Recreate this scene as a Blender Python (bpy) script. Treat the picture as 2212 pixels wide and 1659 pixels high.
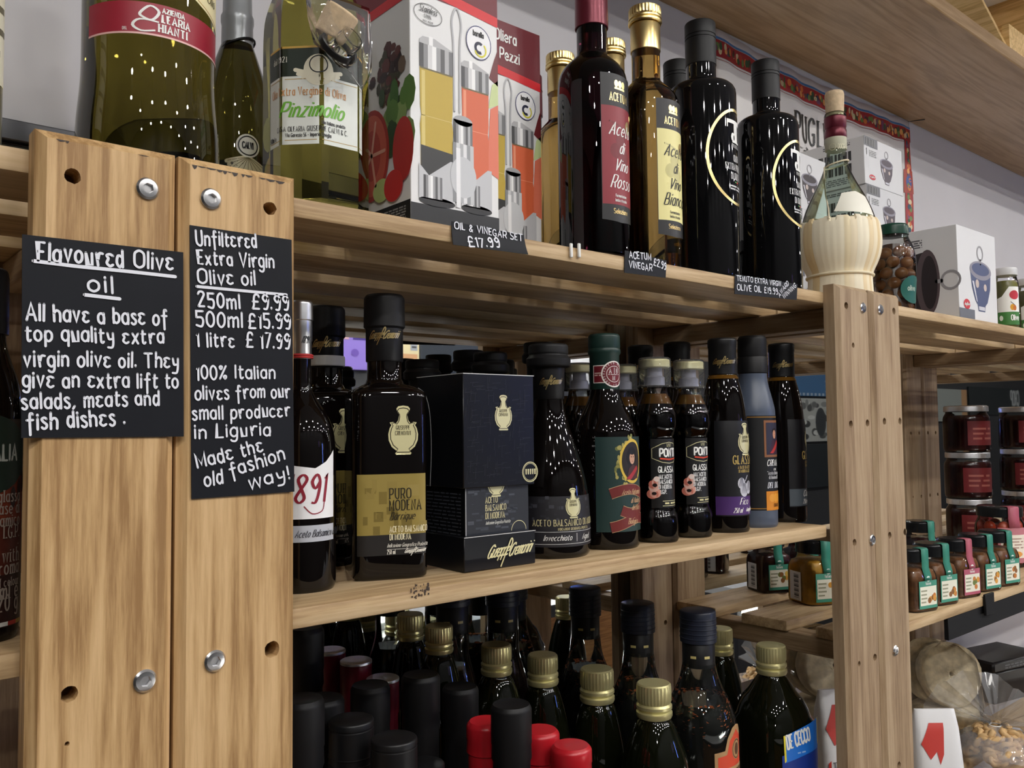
import bpy, bmesh, math, random
from mathutils import Vector, Matrix, geometry
random.seed(7)
SC = bpy.context.scene
COL = SC.collection
for _o in list(bpy.data.objects): bpy.data.objects.remove(_o)

# ------------------------------------------------------------------ camera
W, H, F = 2212.0, 1659.0, 1850.0
YAW, PITCH, ROLL = math.radians(40.44), math.radians(2.91), math.radians(-0.61)
CAM = Vector((0.0, 0.0, 1.55))
_fw = Vector((math.sin(YAW)*math.cos(PITCH), math.cos(YAW)*math.cos(PITCH), math.sin(PITCH)))
_r0 = Vector((math.cos(YAW), -math.sin(YAW), 0.0))
_u0 = _r0.cross(_fw)
RIGHT = math.cos(ROLL)*_r0 + math.sin(ROLL)*_u0
UP = -math.sin(ROLL)*_r0 + math.cos(ROLL)*_u0
FWD = _fw
cd = bpy.data.cameras.new('camera')
cam = bpy.data.objects.new('camera', cd)
COL.objects.link(cam)
cd.sensor_fit = 'HORIZONTAL'; cd.sensor_width = 36.0; cd.lens = F/W*36.0
cd.clip_start = 0.02; cd.clip_end = 60
cam.matrix_world = Matrix(((RIGHT.x, UP.x, -FWD.x, CAM.x), (RIGHT.y, UP.y, -FWD.y, CAM.y),
                           (RIGHT.z, UP.z, -FWD.z, CAM.z), (0, 0, 0, 1)))
SC.camera = cam

# ------------------------------------------------------------------ world, exposure
wd = bpy.data.worlds.new('world'); SC.world = wd; wd.use_nodes = True
wd.node_tree.nodes['Background'].inputs[0].default_value = (0.8, 0.88, 1.0, 1)
wd.node_tree.nodes['Background'].inputs[1].default_value = 0.25
vs = SC.view_settings
vs.view_transform = 'Standard'; vs.look = 'None'; vs.gamma = 1.0; vs.use_curve_mapping = False
vs.exposure = 0.95

# ------------------------------------------------------------------ room sizes (metres)
YF = 0.49          # front face of the shelf posts
YS = 0.508         # front edge of the shelf boards
YB = 0.79          # back edge of the shelf boards
YM = 0.82          # mirror on the wall behind
YW = 0.826         # wall face
ZT, ZM, ZL, ZR = 1.701, 1.437, 0.99, 1.301     # shelf tops
ZCEIL = 2.80
YOPP = -1.9

# ------------------------------------------------------------------ lamps of the room
LAMPS = [(-1.0+0.62*i+0.2*(j % 2), y) for j, y in enumerate((-0.55, -1.05, -1.6)) for i in range(8)]+[(4.6+1.1*i, -0.65) for i in range(6)]
def light(name, kind, loc, energy, color=(1, 1, 1), **kw):
    l = bpy.data.lights.new(name, kind); l.energy = energy; l.color = color
    for k, v in kw.items(): setattr(l, k, v)
    o = bpy.data.objects.new(name, l); COL.objects.link(o); o.location = loc
    return o

# ------------------------------------------------------------------ pixel helpers (2212 x 1659 frame)
def ray(u, v): return FWD + (u-W/2)/F*RIGHT - (v-H/2)/F*UP
def onY(u, v, y):
    d = ray(u, v); return CAM + d*((y-CAM.y)/d.y)
def onZ(u, v, z):
    d = ray(u, v); return CAM + d*((z-CAM.z)/d.z)
def depth(p): return (Vector(p)-CAM).dot(FWD)
def zpx(x, y, v):
    """height at which the upright line through (x, y) crosses picture row v"""
    q = Vector((x, y, CAM.z))-CAM; k = (H/2-v)/F
    # (q.UP + t*UP.z) = k*(q.FWD + t*FWD.z)
    return CAM.z + (k*q.dot(FWD)-q.dot(UP))/(UP.z-k*FWD.z)

# ------------------------------------------------------------------ object helpers
def tag(o, label=None, cat=None, group=None, kind=None):
    if label: o['label'] = label
    if cat: o['category'] = cat
    if group: o['group'] = group
    if kind: o['kind'] = kind
    return o
def thing(name, label, cat, loc=(0, 0, 0), rz=0.0, group=None):
    o = bpy.data.objects.new(name, None); COL.objects.link(o)
    o.location = loc; o.rotation_euler = (0, 0, rz); o.empty_display_size = 0.02
    return tag(o, label, cat, group)
def mk(name, verts, faces, mat=None, parent=None, smooth=None, loc=None, rot=None, mats=None, midx=None):
    me = bpy.data.meshes.new(name); me.from_pydata([tuple(v) for v in verts], [], faces); me.validate()
    return fin(name, me, mat, parent, smooth, loc, rot)
def fin(name, me, mat=None, parent=None, smooth=None, loc=None, rot=None):
    if smooth is not None:
        me.shade_smooth(); me.set_sharp_from_angle(angle=math.radians(smooth))
    if mat: me.materials.append(M[mat] if isinstance(mat, str) else mat)
    o = bpy.data.objects.new(name, me); COL.objects.link(o)
    if parent: o.parent = parent
    if loc is not None: o.location = loc
    if rot is not None: o.rotation_euler = rot
    return o
def struct(name, verts, faces, mat, **kw):
    o = mk(name, verts, faces, mat, **kw); o['kind'] = 'structure'; return o
def boxvf(x0, x1, y0, y1, z0, z1):
    v = [(x, y, z) for x in (x0, x1) for y in (y0, y1) for z in (z0, z1)]
    f = [(0, 1, 3, 2), (4, 6, 7, 5), (0, 4, 5, 1), (2, 3, 7, 6), (0, 2, 6, 4), (1, 5, 7, 3)]
    return v, f
def bbox_mesh(x0, x1, y0, y1, z0, z1, bev=0.0, seg=1):
    bm = bmesh.new(); v, f = boxvf(x0, x1, y0, y1, z0, z1)
    vv = [bm.verts.new(p) for p in v]
    for q in f: bm.faces.new([vv[i] for i in q])
    bmesh.ops.recalc_face_normals(bm, faces=bm.faces)
    if bev > 0: bmesh.ops.bevel(bm, geom=list(bm.edges), offset=bev, segments=seg, affect='EDGES', profile=0.5)
    me = bpy.data.meshes.new('box'); bm.to_mesh(me); bm.free(); return me
def box(name, x0, x1, y0, y1, z0, z1, mat, parent=None, bev=0.0, seg=1, **kw):
    me = bbox_mesh(x0, x1, y0, y1, z0, z1, bev, seg); me.name = name
    return fin(name, me, mat, parent, 40 if bev > 0 else None, **kw)
def sect(kind, a):
    """radius factor of a cross-section at angle a (0 = front, -Y)"""
    if kind is None: return 1.0
    c, s = abs(math.cos(a)), abs(math.sin(a))
    if kind[0] == 'sq': e = kind[1]; return (c**e+s**e)**(-1.0/e)
    if kind[0] == 'ngon':
        st = 2*math.pi/kind[1]; b = ((a+st/2) % st)-st/2
        return 1.0/math.cos(b)          # r is the distance to a flat side
    return 1.0
def rounded(pr, n=4):
    """profile [(r, z[, radius])] -> rounded profile"""
    out = []
    for i, p in enumerate(pr):
        rad = p[2] if len(p) > 2 else 0.0
        if rad <= 0 or i in (0, len(pr)-1): out.append((p[0], p[1])); continue
        a, b, c = Vector(pr[i-1][:2]), Vector(p[:2]), Vector(pr[i+1][:2])
        d1, d2 = a-b, c-b
        t1, t2 = min(rad, d1.length*0.49), min(rad, d2.length*0.49)
        if d1.length < 1e-7 or d2.length < 1e-7: out.append(tuple(b)); continue
        s, e = b+d1.normalized()*t1, b+d2.normalized()*t2
        for k in range(n+1):
            t = k/n; q = s*(1-t)**2+b*2*t*(1-t)+e*t*t; out.append((q.x, q.y))
    return out
def lathe_vf(pr, n=40, kind=None, kinds=None, close=True):
    v, f = [], []
    for i, (r, z) in enumerate(pr):
        kd = kinds(z) if kinds else kind
        for k in range(n):
            a = 2*math.pi*k/n; q = r*sect(kd, a)
            v.append((q*math.sin(a), -q*math.cos(a), z))
    for i in range(len(pr)-1):
        for k in range(n):
            a, b = i*n+k, i*n+(k+1) % n
            f.append((a, b, b+n, a+n))
    if close:
        f.append(tuple(range(n-1, -1, -1))); m = (len(pr)-1)*n; f.append(tuple(range(m, m+n)))
    return v, f
def lathe(name, pr, mat, parent=None, n=40, kind=None, kinds=None, smooth=38, close=True, **kw):
    v, f = lathe_vf(pr, n, kind, kinds, close)
    return mk(name, v, f, mat, parent, smooth, **kw)
def tube_vf(pts, r, n=8, closed=False):
    v, f = [], []; P = [Vector(p) for p in pts]; m = len(P)
    ref = Vector((0.31, 0.17, 0.93))
    for i, p in enumerate(P):
        t = (P[(i+1) % m]-P[i-1]) if closed else (P[min(i+1, m-1)]-P[max(i-1, 0)])
        t.normalize(); a = t.cross(ref); a.normalize(); b = t.cross(a)
        rr = r[i] if isinstance(r, (list, tuple)) else r
        for k in range(n):
            w = 2*math.pi*k/n; v.append(p+(a*math.cos(w)+b*math.sin(w))*rr)
    for i in range(m if closed else m-1):
        for k in range(n):
            a, b = i*n+k, i*n+(k+1) % n; c, d = ((i+1) % m)*n+(k+1) % n, ((i+1) % m)*n+k
            f.append((a, b, c, d))
    if not closed: f.append(tuple(range(n-1, -1, -1))); f.append(tuple(range((m-1)*n, m*n)))
    return v, f
def tube(name, pts, r, mat, parent=None, n=8, closed=False, **kw):
    v, f = tube_vf(pts, r, n, closed); return mk(name, v, f, mat, parent, 50, **kw)

# ------------------------------------------------------------------ materials
M = {}
def nodes(name):
    m = bpy.data.materials.new(name); m.use_nodes = True; M[name] = m
    nt = m.node_tree; return m, nt, nt.nodes['Principled BSDF']
def mat(name, col, rough=0.5, metal=0.0, spec=0.5, coat=0.0, trans=0.0, ior=1.45, emit=None, est=0.0, var=0.0, vscale=40, bump=0.0, bscale=200, alpha=1.0, sheen=0.0):
    m, nt, b = nodes(name); I = b.inputs
    I['Base Color'].default_value = (*col, 1); I['Roughness'].default_value = rough; I['Metallic'].default_value = metal
    I['Specular IOR Level'].default_value = spec; I['Coat Weight'].default_value = coat; I['Coat Roughness'].default_value = 0.04
    I['Transmission Weight'].default_value = trans; I['IOR'].default_value = ior; I['Alpha'].default_value = alpha
    if emit: I['Emission Color'].default_value = (*emit, 1); I['Emission Strength'].default_value = est
    if var > 0 or bump > 0:
        tc = nt.nodes.new('ShaderNodeTexCoord'); nz = nt.nodes.new('ShaderNodeTexNoise')
        nz.inputs['Scale'].default_value = vscale; nz.inputs['Detail'].default_value = 5
        nt.links.new(tc.outputs['Object'], nz.inputs['Vector'])
        if var > 0:
            mr = nt.nodes.new('ShaderNodeMapRange'); mr.inputs['To Min'].default_value = 1-var; mr.inputs['To Max'].default_value = 1+var
            mr.inputs['From Min'].default_value = 0.25; mr.inputs['From Max'].default_value = 0.75
            mx = nt.nodes.new('ShaderNodeMix'); mx.data_type = 'RGBA'; mx.blend_type = 'MULTIPLY'; mx.inputs[0].default_value = 1
            mx.inputs[6].default_value = (*col, 1)
            nt.links.new(nz.outputs['Fac'], mr.inputs['Value']); nt.links.new(mr.outputs['Result'], mx.inputs[7]); nt.links.new(mx.outputs[2], I['Base Color'])
        if bump > 0:
            n2 = nt.nodes.new('ShaderNodeTexNoise'); n2.inputs['Scale'].default_value = bscale; n2.inputs['Detail'].default_value = 4
            bp = nt.nodes.new('ShaderNodeBump'); bp.inputs['Strength'].default_value = bump; bp.inputs['Distance'].default_value = 0.001
            nt.links.new(tc.outputs['Object'], n2.inputs['Vector']); nt.links.new(n2.outputs['Fac'], bp.inputs['Height']); nt.links.new(bp.outputs['Normal'], I['Normal'])
    return m
def wood(name, axis, light_c, mid_c, dark_c, grain=1.0, rough=0.5, figure=1.0):
    """grain runs along axis (0 x, 1 y, 2 z)"""
    m, nt, b = nodes(name); N = nt.nodes.new; L = nt.links.new
    tc = N('ShaderNodeTexCoord'); oi = N('ShaderNodeObjectInfo'); mp = N('ShaderNodeMapping'); add = N('ShaderNodeVectorMath'); add.operation = 'ADD'
    sc = [1.0, 1.0, 1.0]; sc[axis] = 0.055
    mp.inputs['Scale'].default_value = sc
    mu = N('ShaderNodeMath'); mu.operation = 'MULTIPLY'; mu.inputs[1].default_value = 37.0
    L(oi.outputs['Random'], mu.inputs[0]); L(tc.outputs['Object'], mp.inputs['Vector']); L(mp.outputs['Vector'], add.inputs[0]); L(mu.outputs[0], add.inputs[1])
    n1 = N('ShaderNodeTexNoise'); n1.inputs['Scale'].default_value = 38*grain; n1.inputs['Detail'].default_value = 3; n1.inputs['Distortion'].default_value = 0.6*figure
    n2 = N('ShaderNodeTexNoise'); n2.inputs['Scale'].default_value = 330*grain; n2.inputs['Detail'].default_value = 6; n2.inputs['Roughness'].default_value = 0.65
    n3 = N('ShaderNodeTexNoise'); n3.inputs['Scale'].default_value = 9; n3.inputs['Detail'].default_value = 2
    for n in (n1, n2): L(add.outputs[0], n.inputs['Vector'])
    L(tc.outputs['Object'], n3.inputs['Vector'])
    wv = N('ShaderNodeMath'); wv.operation = 'MULTIPLY'; wv.inputs[1].default_value = 34.0*figure; L(n1.outputs['Fac'], wv.inputs[0])
    sn = N('ShaderNodeMath'); sn.operation = 'SINE'; L(wv.outputs[0], sn.inputs[0])
    ma = N('ShaderNodeMath'); ma.operation = 'MULTIPLY_ADD'; ma.inputs[1].default_value = 0.16; ma.inputs[2].default_value = 0.0; L(sn.outputs[0], ma.inputs[0])
    mb = N('ShaderNodeMath'); mb.operation = 'MULTIPLY_ADD'; mb.inputs[1].default_value = 0.95; L(n2.outputs['Fac'], mb.inputs[0]); L(ma.outputs[0], mb.inputs[2])
    mc = N('ShaderNodeMath'); mc.operation = 'MULTIPLY_ADD'; mc.inputs[1].default_value = 0.26; L(n3.outputs['Fac'], mc.inputs[0]); L(mb.outputs[0], mc.inputs[2])
    cr = N('ShaderNodeValToRGB'); e = cr.color_ramp.elements
    e[0].position = 0.36; e[0].color = (*dark_c, 1); e[1].position = 0.82; e[1].color = (*light_c, 1)
    k = e.new(0.58); k.color = (*mid_c, 1)
    L(mc.outputs[0], cr.inputs[0]); L(cr.outputs[0], b.inputs['Base Color'])
    bp = N('ShaderNodeBump'); bp.inputs['Strength'].default_value = 0.25; bp.inputs['Distance'].default_value = 0.001
    L(mb.outputs[0], bp.inputs['Height']); L(bp.outputs['Normal'], b.inputs['Normal'])
    b.inputs['Roughness'].default_value = rough; b.inputs['Specular IOR Level'].default_value = 0.35
    return m
def glass(name, col, rough=0.0, ior=1.46):
    return mat(name, col, rough, trans=1.0, ior=ior)
def film(name, tint=(1, 1, 1), gl=0.5, haze=0.08):
    """thin clear plastic: mostly see-through, with a glossy surface"""
    m, nt, b = nodes(name); N = nt.nodes.new; L = nt.links.new
    t = N('ShaderNodeBsdfTransparent'); t.inputs[0].default_value = (*tint, 1)
    g = N('ShaderNodeBsdfGlossy'); g.inputs['Roughness'].default_value = 0.025
    d = N('ShaderNodeBsdfTranslucent'); d.inputs[0].default_value = (0.9, 0.9, 0.92, 1)
    lw = N('ShaderNodeLayerWeight'); lw.inputs['Blend'].default_value = gl
    m1 = N('ShaderNodeMixShader'); m2 = N('ShaderNodeMixShader')
    df = N('ShaderNodeBsdfDiffuse'); df.inputs[0].default_value = (0.85, 0.86, 0.88, 1)
    m1.inputs[0].default_value = haze; L(t.outputs[0], m1.inputs[1]); L(df.outputs[0], m1.inputs[2])
    L(lw.outputs['Fresnel'], m2.inputs[0]); L(m1.outputs[0], m2.inputs[1]); L(g.outputs[0], m2.inputs[2])
    L(m2.outputs[0], nt.nodes['Material Output'].inputs[0]); nt.nodes.remove(b)
    return m

wood('wood_post', 2, (0.65, 0.435, 0.22), (0.52, 0.33, 0.15), (0.32, 0.18, 0.072), figure=.7)
wood('wood_post_old', 2, (0.44, 0.325, 0.205), (0.36, 0.25, 0.15), (0.25, 0.165, 0.095), figure=.55)
wood('wood_slat', 0, (0.60, 0.44, 0.26), (0.50, 0.35, 0.19), (0.36, 0.235, 0.12), figure=.55)
wood('wood_beam', 1, (0.44, 0.325, 0.20), (0.36, 0.25, 0.145), (0.25, 0.16, 0.085), figure=.6)
wood('laminate', 0, (0.40, 0.265, 0.145), (0.345, 0.22, 0.11), (0.27, 0.165, 0.075), grain=0.7, rough=0.32)
wood('wood_yellow', 1, (0.80, 0.56, 0.26), (0.72, 0.48, 0.20), (0.56, 0.35, 0.13), rough=0.45)
wood('wood_counter', 0, (0.62, 0.30, 0.09), (0.52, 0.235, 0.065), (0.36, 0.15, 0.04), rough=0.35)
mat('plaster', (0.62, 0.61, 0.63), 0.85, var=0.03, vscale=6, bump=0.15, bscale=60)
mat('ceiling_paint', (0.55, 0.54, 0.53), 0.9, var=0.02)
mat('floor_tile', (0.10, 0.09, 0.08), 0.4, var=0.12, vscale=3)
mat('dark_wall', (0.045, 0.046, 0.05), 0.6, var=.1, vscale=3)
mat('mirror', (0.80, 0.82, 0.82), 0.015, metal=1.0)
mat('steel', (0.78, 0.78, 0.79), 0.22, metal=1.0)
mat('steel_dark', (0.12, 0.12, 0.13), 0.35, metal=1.0)
mat('hole', (0.10, 0.055, 0.025), 0.9)
mat('chalk_card', (0.008, 0.009, 0.013), 0.5, spec=0.25, var=0.15, vscale=30)
mat('chalk_ink', (0.80, 0.82, 0.86), 0.6)
mat('black_cap', (0.0055, 0.0055, 0.0065), 0.42, bump=0.04, bscale=300)
mat('black_cap_matte', (0.0065, 0.0065, 0.0075), 0.5, spec=.4)
mat('black_glass', (0.0035, 0.0035, 0.004), 0.03, spec=0.6)
mat('balsamic', (0.0030, 0.0020, 0.0018), 0.03, spec=0.6)
mat('black_satin', (0.010, 0.010, 0.011), 0.12, spec=0.55)
mat('gold', (0.78, 0.60, 0.27), 0.28, metal=1.0)
mat('gold_cap', (0.66, 0.61, 0.31), 0.32, metal=.65)
mat('gold_foil', (0.84, 0.78, 0.44), 0.40, metal=0.5)
mat('silver', (0.74, 0.75, 0.78), 0.3, metal=1.0)
mat('chrome_ink', (0.7, 0.7, 0.72), 0.35, metal=0.8)
mat('white_paper', (0.80, 0.80, 0.78), 0.55)
mat('cork', (0.66, 0.50, 0.32), 0.85, var=0.18, vscale=160, bump=0.4, bscale=300)
m, nt, b = nodes('ink')
at = nt.nodes.new('ShaderNodeAttribute'); at.attribute_name = 'Col'
nt.links.new(at.outputs['Color'], b.inputs['Base Color']); b.inputs['Roughness'].default_value = 0.45
m, nt, b = nodes('ink_gloss')
at = nt.nodes.new('ShaderNodeAttribute'); at.attribute_name = 'Col'
nt.links.new(at.outputs['Color'], b.inputs['Base Color']); b.inputs['Roughness'].default_value = 0.22
# ------------------------------------------------------------------ lettering: own single-stroke alphabet
# a point is a digit (x in half units) and a letter (y in half units, a = -2, e = 0, m = 4, q = 6); ~ smooth, @ smooth closed
GL = {
'A': "0e3q6e 1i5i", 'B': "0e0q ~0q3q4p4l3k0k ~0k3k5j5f3e0e", 'C': "~5o4q2q0n0h2e4e5g", 'D': "0e0q ~0q3q5n5h3e0e", 'E': "4e0e0q4q 0k3k",
'F': "0e0q4q 0k3k", 'G': "~5o4q2q0n0h2e4e5f 5f5j3j", 'H': "0e0q 5e5q 0k5k", 'I': "0e0q", 'J': "~3q3h2e1e0g", 'K': "0e0q 5q0j 1k5e",
'L': "0q0e4e", 'M': "0e0q3g6q6e", 'N': "0e0q5e5q", 'O': "@3q1p0n0h1f3e5f6h6n5p", 'P': "0e0q ~0q3q5p5l3j0j", 'Q': "@3q1p0n0h1f3e5f6h6n5p 4h6d",
'R': "0e0q ~0q3q5p5l3j0j 3j5e", 'S': "~5p4q1q0o1l4j5h4e1e0f", 'T': "0q6q 3q3e", 'U': "~0q0h2e4e5h5q", 'V': "0q3e6q", 'W': "0q2e4q6e8q",
'X': "0q5e 5q0e", 'Y': "0q3k6q 3k3e", 'Z': "0q5q0e5e",
'a': "@2m0k0g2e4g4k 4m4e", 'b': "0q0e @2m0k0g2e4g4k", 'c': "~4l2m0k0g2e4f", 'd': "@2m0k0g2e4g4k 4q4e", 'e': "~0i4i4k2m0k0g2e4f",
'f': "~4p3q2o2e 0m4m", 'g': "@2m0k0g2e4g4k ~4m4d3a1a0b", 'h': "0q0e ~0k2m4k4e", 'i': "0m0e 0o0p", 'j': "~1m1c0a 1o1p", 'k': "0q0e 3m0i 1j4e",
'l': "0q0e", 'm': "0m0e ~0k2m3k3e ~3k5m6k6e", 'n': "0m0e ~0k2m4k4e", 'o': "@2m0k0g2e4g4k", 'p': "0m0a @2m0k0g2e4g4k", 'q': "@2m0k0g2e4g4k 4m4a",
'r': "0m0e ~0k1l3m", 's': "~3l2m1m0l1j3h3f2e1e0f", 't': "~1p1g2e3f 0m3m", 'u': "~0m0g2e4g 4m4e", 'v': "0m2e4m", 'w': "0m1e3m5e6m", 'x': "0m4e 4m0e",
'y': "0m2e 4m1a", 'z': "0m4m0e4e",
'0': "@2q0n0h2e4h4n", '1': "0o1q1e", '2': "~0o1q3q4o3l0e 0e4e", '3': "~0p2q4o3l1k ~1k4j4g2e0f", '4': "3e3q0i4i", '5': "4q0q0l ~0l3l4i3e0f",
'6': "~4p2q0m0g2e4g4i2k0i", '7': "0q4q1e", '8': "@2q0o2k4g2e0g2k4o", '9': "~4n2k0n2q4n4i3e1e", '\u00a3': "~5o4q2q1n1h0e 0e5e 0k4k",
'%': "0e5q @1q0p1n2p @4h3g4e5g", '&': "~5e1n2q4o3m0h2e5i", '.': "0e0f", ',': "1f0d", '!': "0q0i 0e0f", "'": "0q0o", '"': "0q0o 2q2o", '-': "0j3j", ':': "0e0f 0k0l",
'/': "0e4q", '(': "~2q0n0h2e", ')': "~0q2n2h0e", '\u2022': "0j0k",
}
HAND = dict(GL)   # handwriting: the e like a reversed 3, looser r and y
HAND.update({'e': "~4l2m0l1j0g2e4f", 'r': "~0m1e ~1i2m4m", 'y': "~0m1h3h ~4m4e3a0a", 'x': "0m4e 4m0e", 'u': "0m1e4e4m", 'f': "~4p3q2o2a 0l4l", 'd': "~4l1m0h2e4h 4q4e"})
_gcache = {}
def _spl(p, closed):
    out = []; n = len(p)
    for i in range(n if closed else n-1):
        if closed: a, b, c, d = p[i-1], p[i], p[(i+1) % n], p[(i+2) % n]
        else: a, b, c, d = p[max(i-1, 0)], p[i], p[i+1], p[min(i+2, n-1)]
        for k in range(4):
            t = k/4.0
            out.append(tuple(0.5*(2*b[j]+(c[j]-a[j])*t+(2*a[j]-5*b[j]+4*c[j]-d[j])*t*t+(3*b[j]-a[j]-3*c[j]+d[j])*t**3) for j in (0, 1)))
    if not closed: out.append(p[-1])
    return out
def glyph(ch, table):
    key = (ch, id(table))
    if key in _gcache: return _gcache[key]
    st = []; xm = 0.0
    for s in table.get(ch, '').split():
        md = s[0] if s[0] in '~@' else ''
        q = s[1:] if md else s
        p = [(int(q[i])*0.5, (ord(q[i+1])-101)*0.5) for i in range(0, len(q), 2)]
        xm = max(xm, max(a for a, _ in p))
        if md: p = _spl(p, md == '@')
        st.append((p, md == '@'))
    _gcache[key] = (st, xm); return st, xm
def hexc(h):
    c = [int(h[i:i+2], 16)/255.0 for i in (0, 2, 4)]
    return tuple(x/12.92 if x <= 0.04045 else ((x+0.055)/1.055)**2.4 for x in c)

# surfaces that print can lie on: p(x, y, off) -> local point
class Flat:
    step = None
    def __init__(s, o, ex, ey): s.o, s.ex, s.ey = Vector(o), Vector(ex).normalized(), Vector(ey).normalized(); s.n = s.ex.cross(s.ey)
    def p(s, x, y, off): return s.o+s.ex*x+s.ey*y+s.n*off
class Round:
    """round a lathe: x along the girth from the front (-Y) turned by a0, y = height"""
    def __init__(s, prof, z0=0.0, a0=0.0, kind=None, step=0.004, ystep=None):
        s.pr = sorted([(q[1], q[0]) for q in prof]) if isinstance(prof, (list, tuple)) else None
        s.r = None if s.pr else prof; s.z0, s.a0, s.kind, s.step, s.ystep = z0, a0, kind, step, ystep
        s.rm = s.rad(z0)
    def rad(s, z):
        if s.pr is None: return s.r
        P = s.pr
        if z <= P[0][0]: return P[0][1]
        for (za, ra), (zb, rb) in zip(P, P[1:]):
            if z <= zb: return ra if zb-za < 1e-9 else ra+(rb-ra)*(z-za)/(zb-za)
        return P[-1][1]
    def p(s, x, y, off):
        z = s.z0+y; a = s.a0+x/s.rm; r = s.rad(z)*sect(s.kind, a)+off
        return Vector((r*math.sin(a), -r*math.cos(a), z))
class Warp:
    """any function (x, y) -> point, with a numeric normal"""
    def __init__(s, fn, step=0.006): s.fn, s.step, s.ystep = fn, step, step
    def p(s, x, y, off):
        a = Vector(s.fn(x, y)); ex = Vector(s.fn(x+1e-4, y))-a; ey = Vector(s.fn(x, y+1e-4))-a
        return a+ex.cross(ey).normalized()*off
class Print:
    LAYER = 0.00009
    def __init__(s, surf, off=0.00035): s.s, s.off, s.v, s.f, s.c = surf, off, [], [], []
    def add(s, pts2, faces, col, layer, cut=True):
        st = getattr(s.s, 'step', None)
        if st and cut:
            bm = bmesh.new(); vv = [bm.verts.new((x, y, 0)) for x, y in pts2]
            for q in faces:
                try: bm.faces.new([vv[i] for i in q])
                except ValueError: pass
            bmesh.ops.triangulate(bm, faces=bm.faces)
            for ax, sp in ((0, st), (1, getattr(s.s, 'ystep', None))):
                if not sp: continue
                lo = min(p[ax] for p in pts2); hi = max(p[ax] for p in pts2)
                k = math.floor(lo/sp)+1
                while k*sp < hi-1e-6:
                    nrm = (1, 0, 0) if ax == 0 else (0, 1, 0)
                    bmesh.ops.bisect_plane(bm, geom=bm.verts[:]+bm.edges[:]+bm.faces[:], plane_co=(k*sp, k*sp, 0), plane_no=nrm, dist=1e-7); k += 1
            bm.verts.index_update()
            pts2 = [(q.co.x, q.co.y) for q in bm.verts]; faces = [[w.index for w in fc.verts] for fc in bm.faces]; bm.free()
        b = len(s.v); o = s.off+layer*s.LAYER
        s.v += [s.s.p(x, y, o) for x, y in pts2]
        for q in faces: s.f.append([b+i for i in q]); s.c.append(col)
        return s
    def poly(s, pts, col, layer=0):
        n = len(pts); tri = geometry.tessellate_polygon([[Vector((x, y, 0)) for x, y in pts]])
        return s.add(pts, [tuple(t) for t in tri], col, layer)
    def rect(s, x0, y0, x1, y1, col, layer=0): return s.add([(x0, y0), (x1, y0), (x1, y1), (x0, y1)], [(0, 1, 2, 3)], col, layer)
    def oval(s, cx, cy, rx, ry, col, layer=0, n=24, a0=0, a1=360):
        p = [(cx+rx*math.cos(math.radians(a0+(a1-a0)*k/n)), cy+ry*math.sin(math.radians(a0+(a1-a0)*k/n))) for k in range(n if a1-a0 >= 360 else n+1)]
        return s.poly(p, col, layer)
    def ring(s, cx, cy, rx, ry, w, col, layer=0, n=32, a0=0, a1=360):
        p = []
        for k in range(n+1):
            a = math.radians(a0+(a1-a0)*k/n); p += [(cx+rx*math.cos(a), cy+ry*math.sin(a)), (cx+(rx-w)*math.cos(a), cy+(ry-w)*math.sin(a))]
        return s.add(p, [(2*k, 2*k+2, 2*k+3, 2*k+1) for k in range(n)], col, layer, cut=False)
    def line(s, pts, w, col, layer=0, closed=False, contrast=1.0, caps=True):
        """ribbon along a polyline; contrast < 1 thins level strokes"""
        p = [Vector((a, b)) for a, b in pts]
        if getattr(s.s, 'step', None):          # follow a curved surface
            q = [p[0]]
            for a, b in zip(p, p[1:]):
                m_ = max(1, int((b-a).length/0.004))
                q += [a.lerp(b, (i+1)/m_) for i in range(m_)]
            p = q
        n = len(p)
        if n < 2: return s
        L, R = [], []
        for i in range(n):
            t = (p[(i+1) % n]-p[i-1]) if closed else (p[min(i+1, n-1)]-p[max(i-1, 0)])
            if t.length < 1e-9: t = Vector((1, 0))
            t.normalize()
            ww = w*(contrast+(1-contrast)*abs(t.y))*0.5
            k = 1.0
            if 0 < i < n-1 and not closed:
                t1 = (p[i+1]-p[i]).normalized(); k = min(1.8, 1.0/max(0.3, abs(t1.dot(t))))
            nn = Vector((-t.y, t.x))*ww*k; L.append(p[i]+nn); R.append(p[i]-nn)
        out = [tuple(q) for pr in zip(L, R) for q in pr]
        f = [(2*i, 2*i+1, 2*i+3, 2*i+2) for i in range(n-1)]
        if closed: f.append((2*n-2, 2*n-1, 1, 0))
        elif caps and contrast >= 0.99:
            for i, sg in ((0, -1), (n-1, 1)):
                t = (p[1]-p[0]) if i == 0 else (p[-1]-p[-2]); t.normalize(); e = p[i]+t*sg*w*0.42
                nn = Vector((-t.y, t.x))*w*0.26
                b = len(out); out += [tuple(e+nn), tuple(e-nn)]
                f.append((2*i, 2*i+1, b+1, b))
        return s.add(out, f, col, layer, cut=False)
    def width(s, txt, h, space=1.0, table=GL, wide=1.0):
        k = h/6.0; return sum((2.2 if c == ' ' else glyph(c, table)[1]+1.35*space)*k*wide for c in txt)
    def text(s, txt, x, y, h, col, w=None, style='sans', align='l', space=1.0, wide=1.0, slant=0.0, layer=3, jit=0.0, rot=0.0):
        table = HAND if style == 'hand' else GL
        k = h/6.0; w = w or h*{'sans': .135, 'hand': .15, 'serif': .12, 'script': .11}[style]
        if style == 'serif': space *= 1.25; wide *= .93
        con = {'sans': 1.0, 'hand': 1.0, 'serif': 0.72, 'script': 0.5}[style]
        if style == 'script': slant = slant or 0.35
        tw = s.width(txt, h, space, table, wide)
        ox = {'l': 0, 'c': -tw/2, 'r': -tw}[align]; cx = 0.0; cr, sr = math.cos(rot), math.sin(rot)
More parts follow.
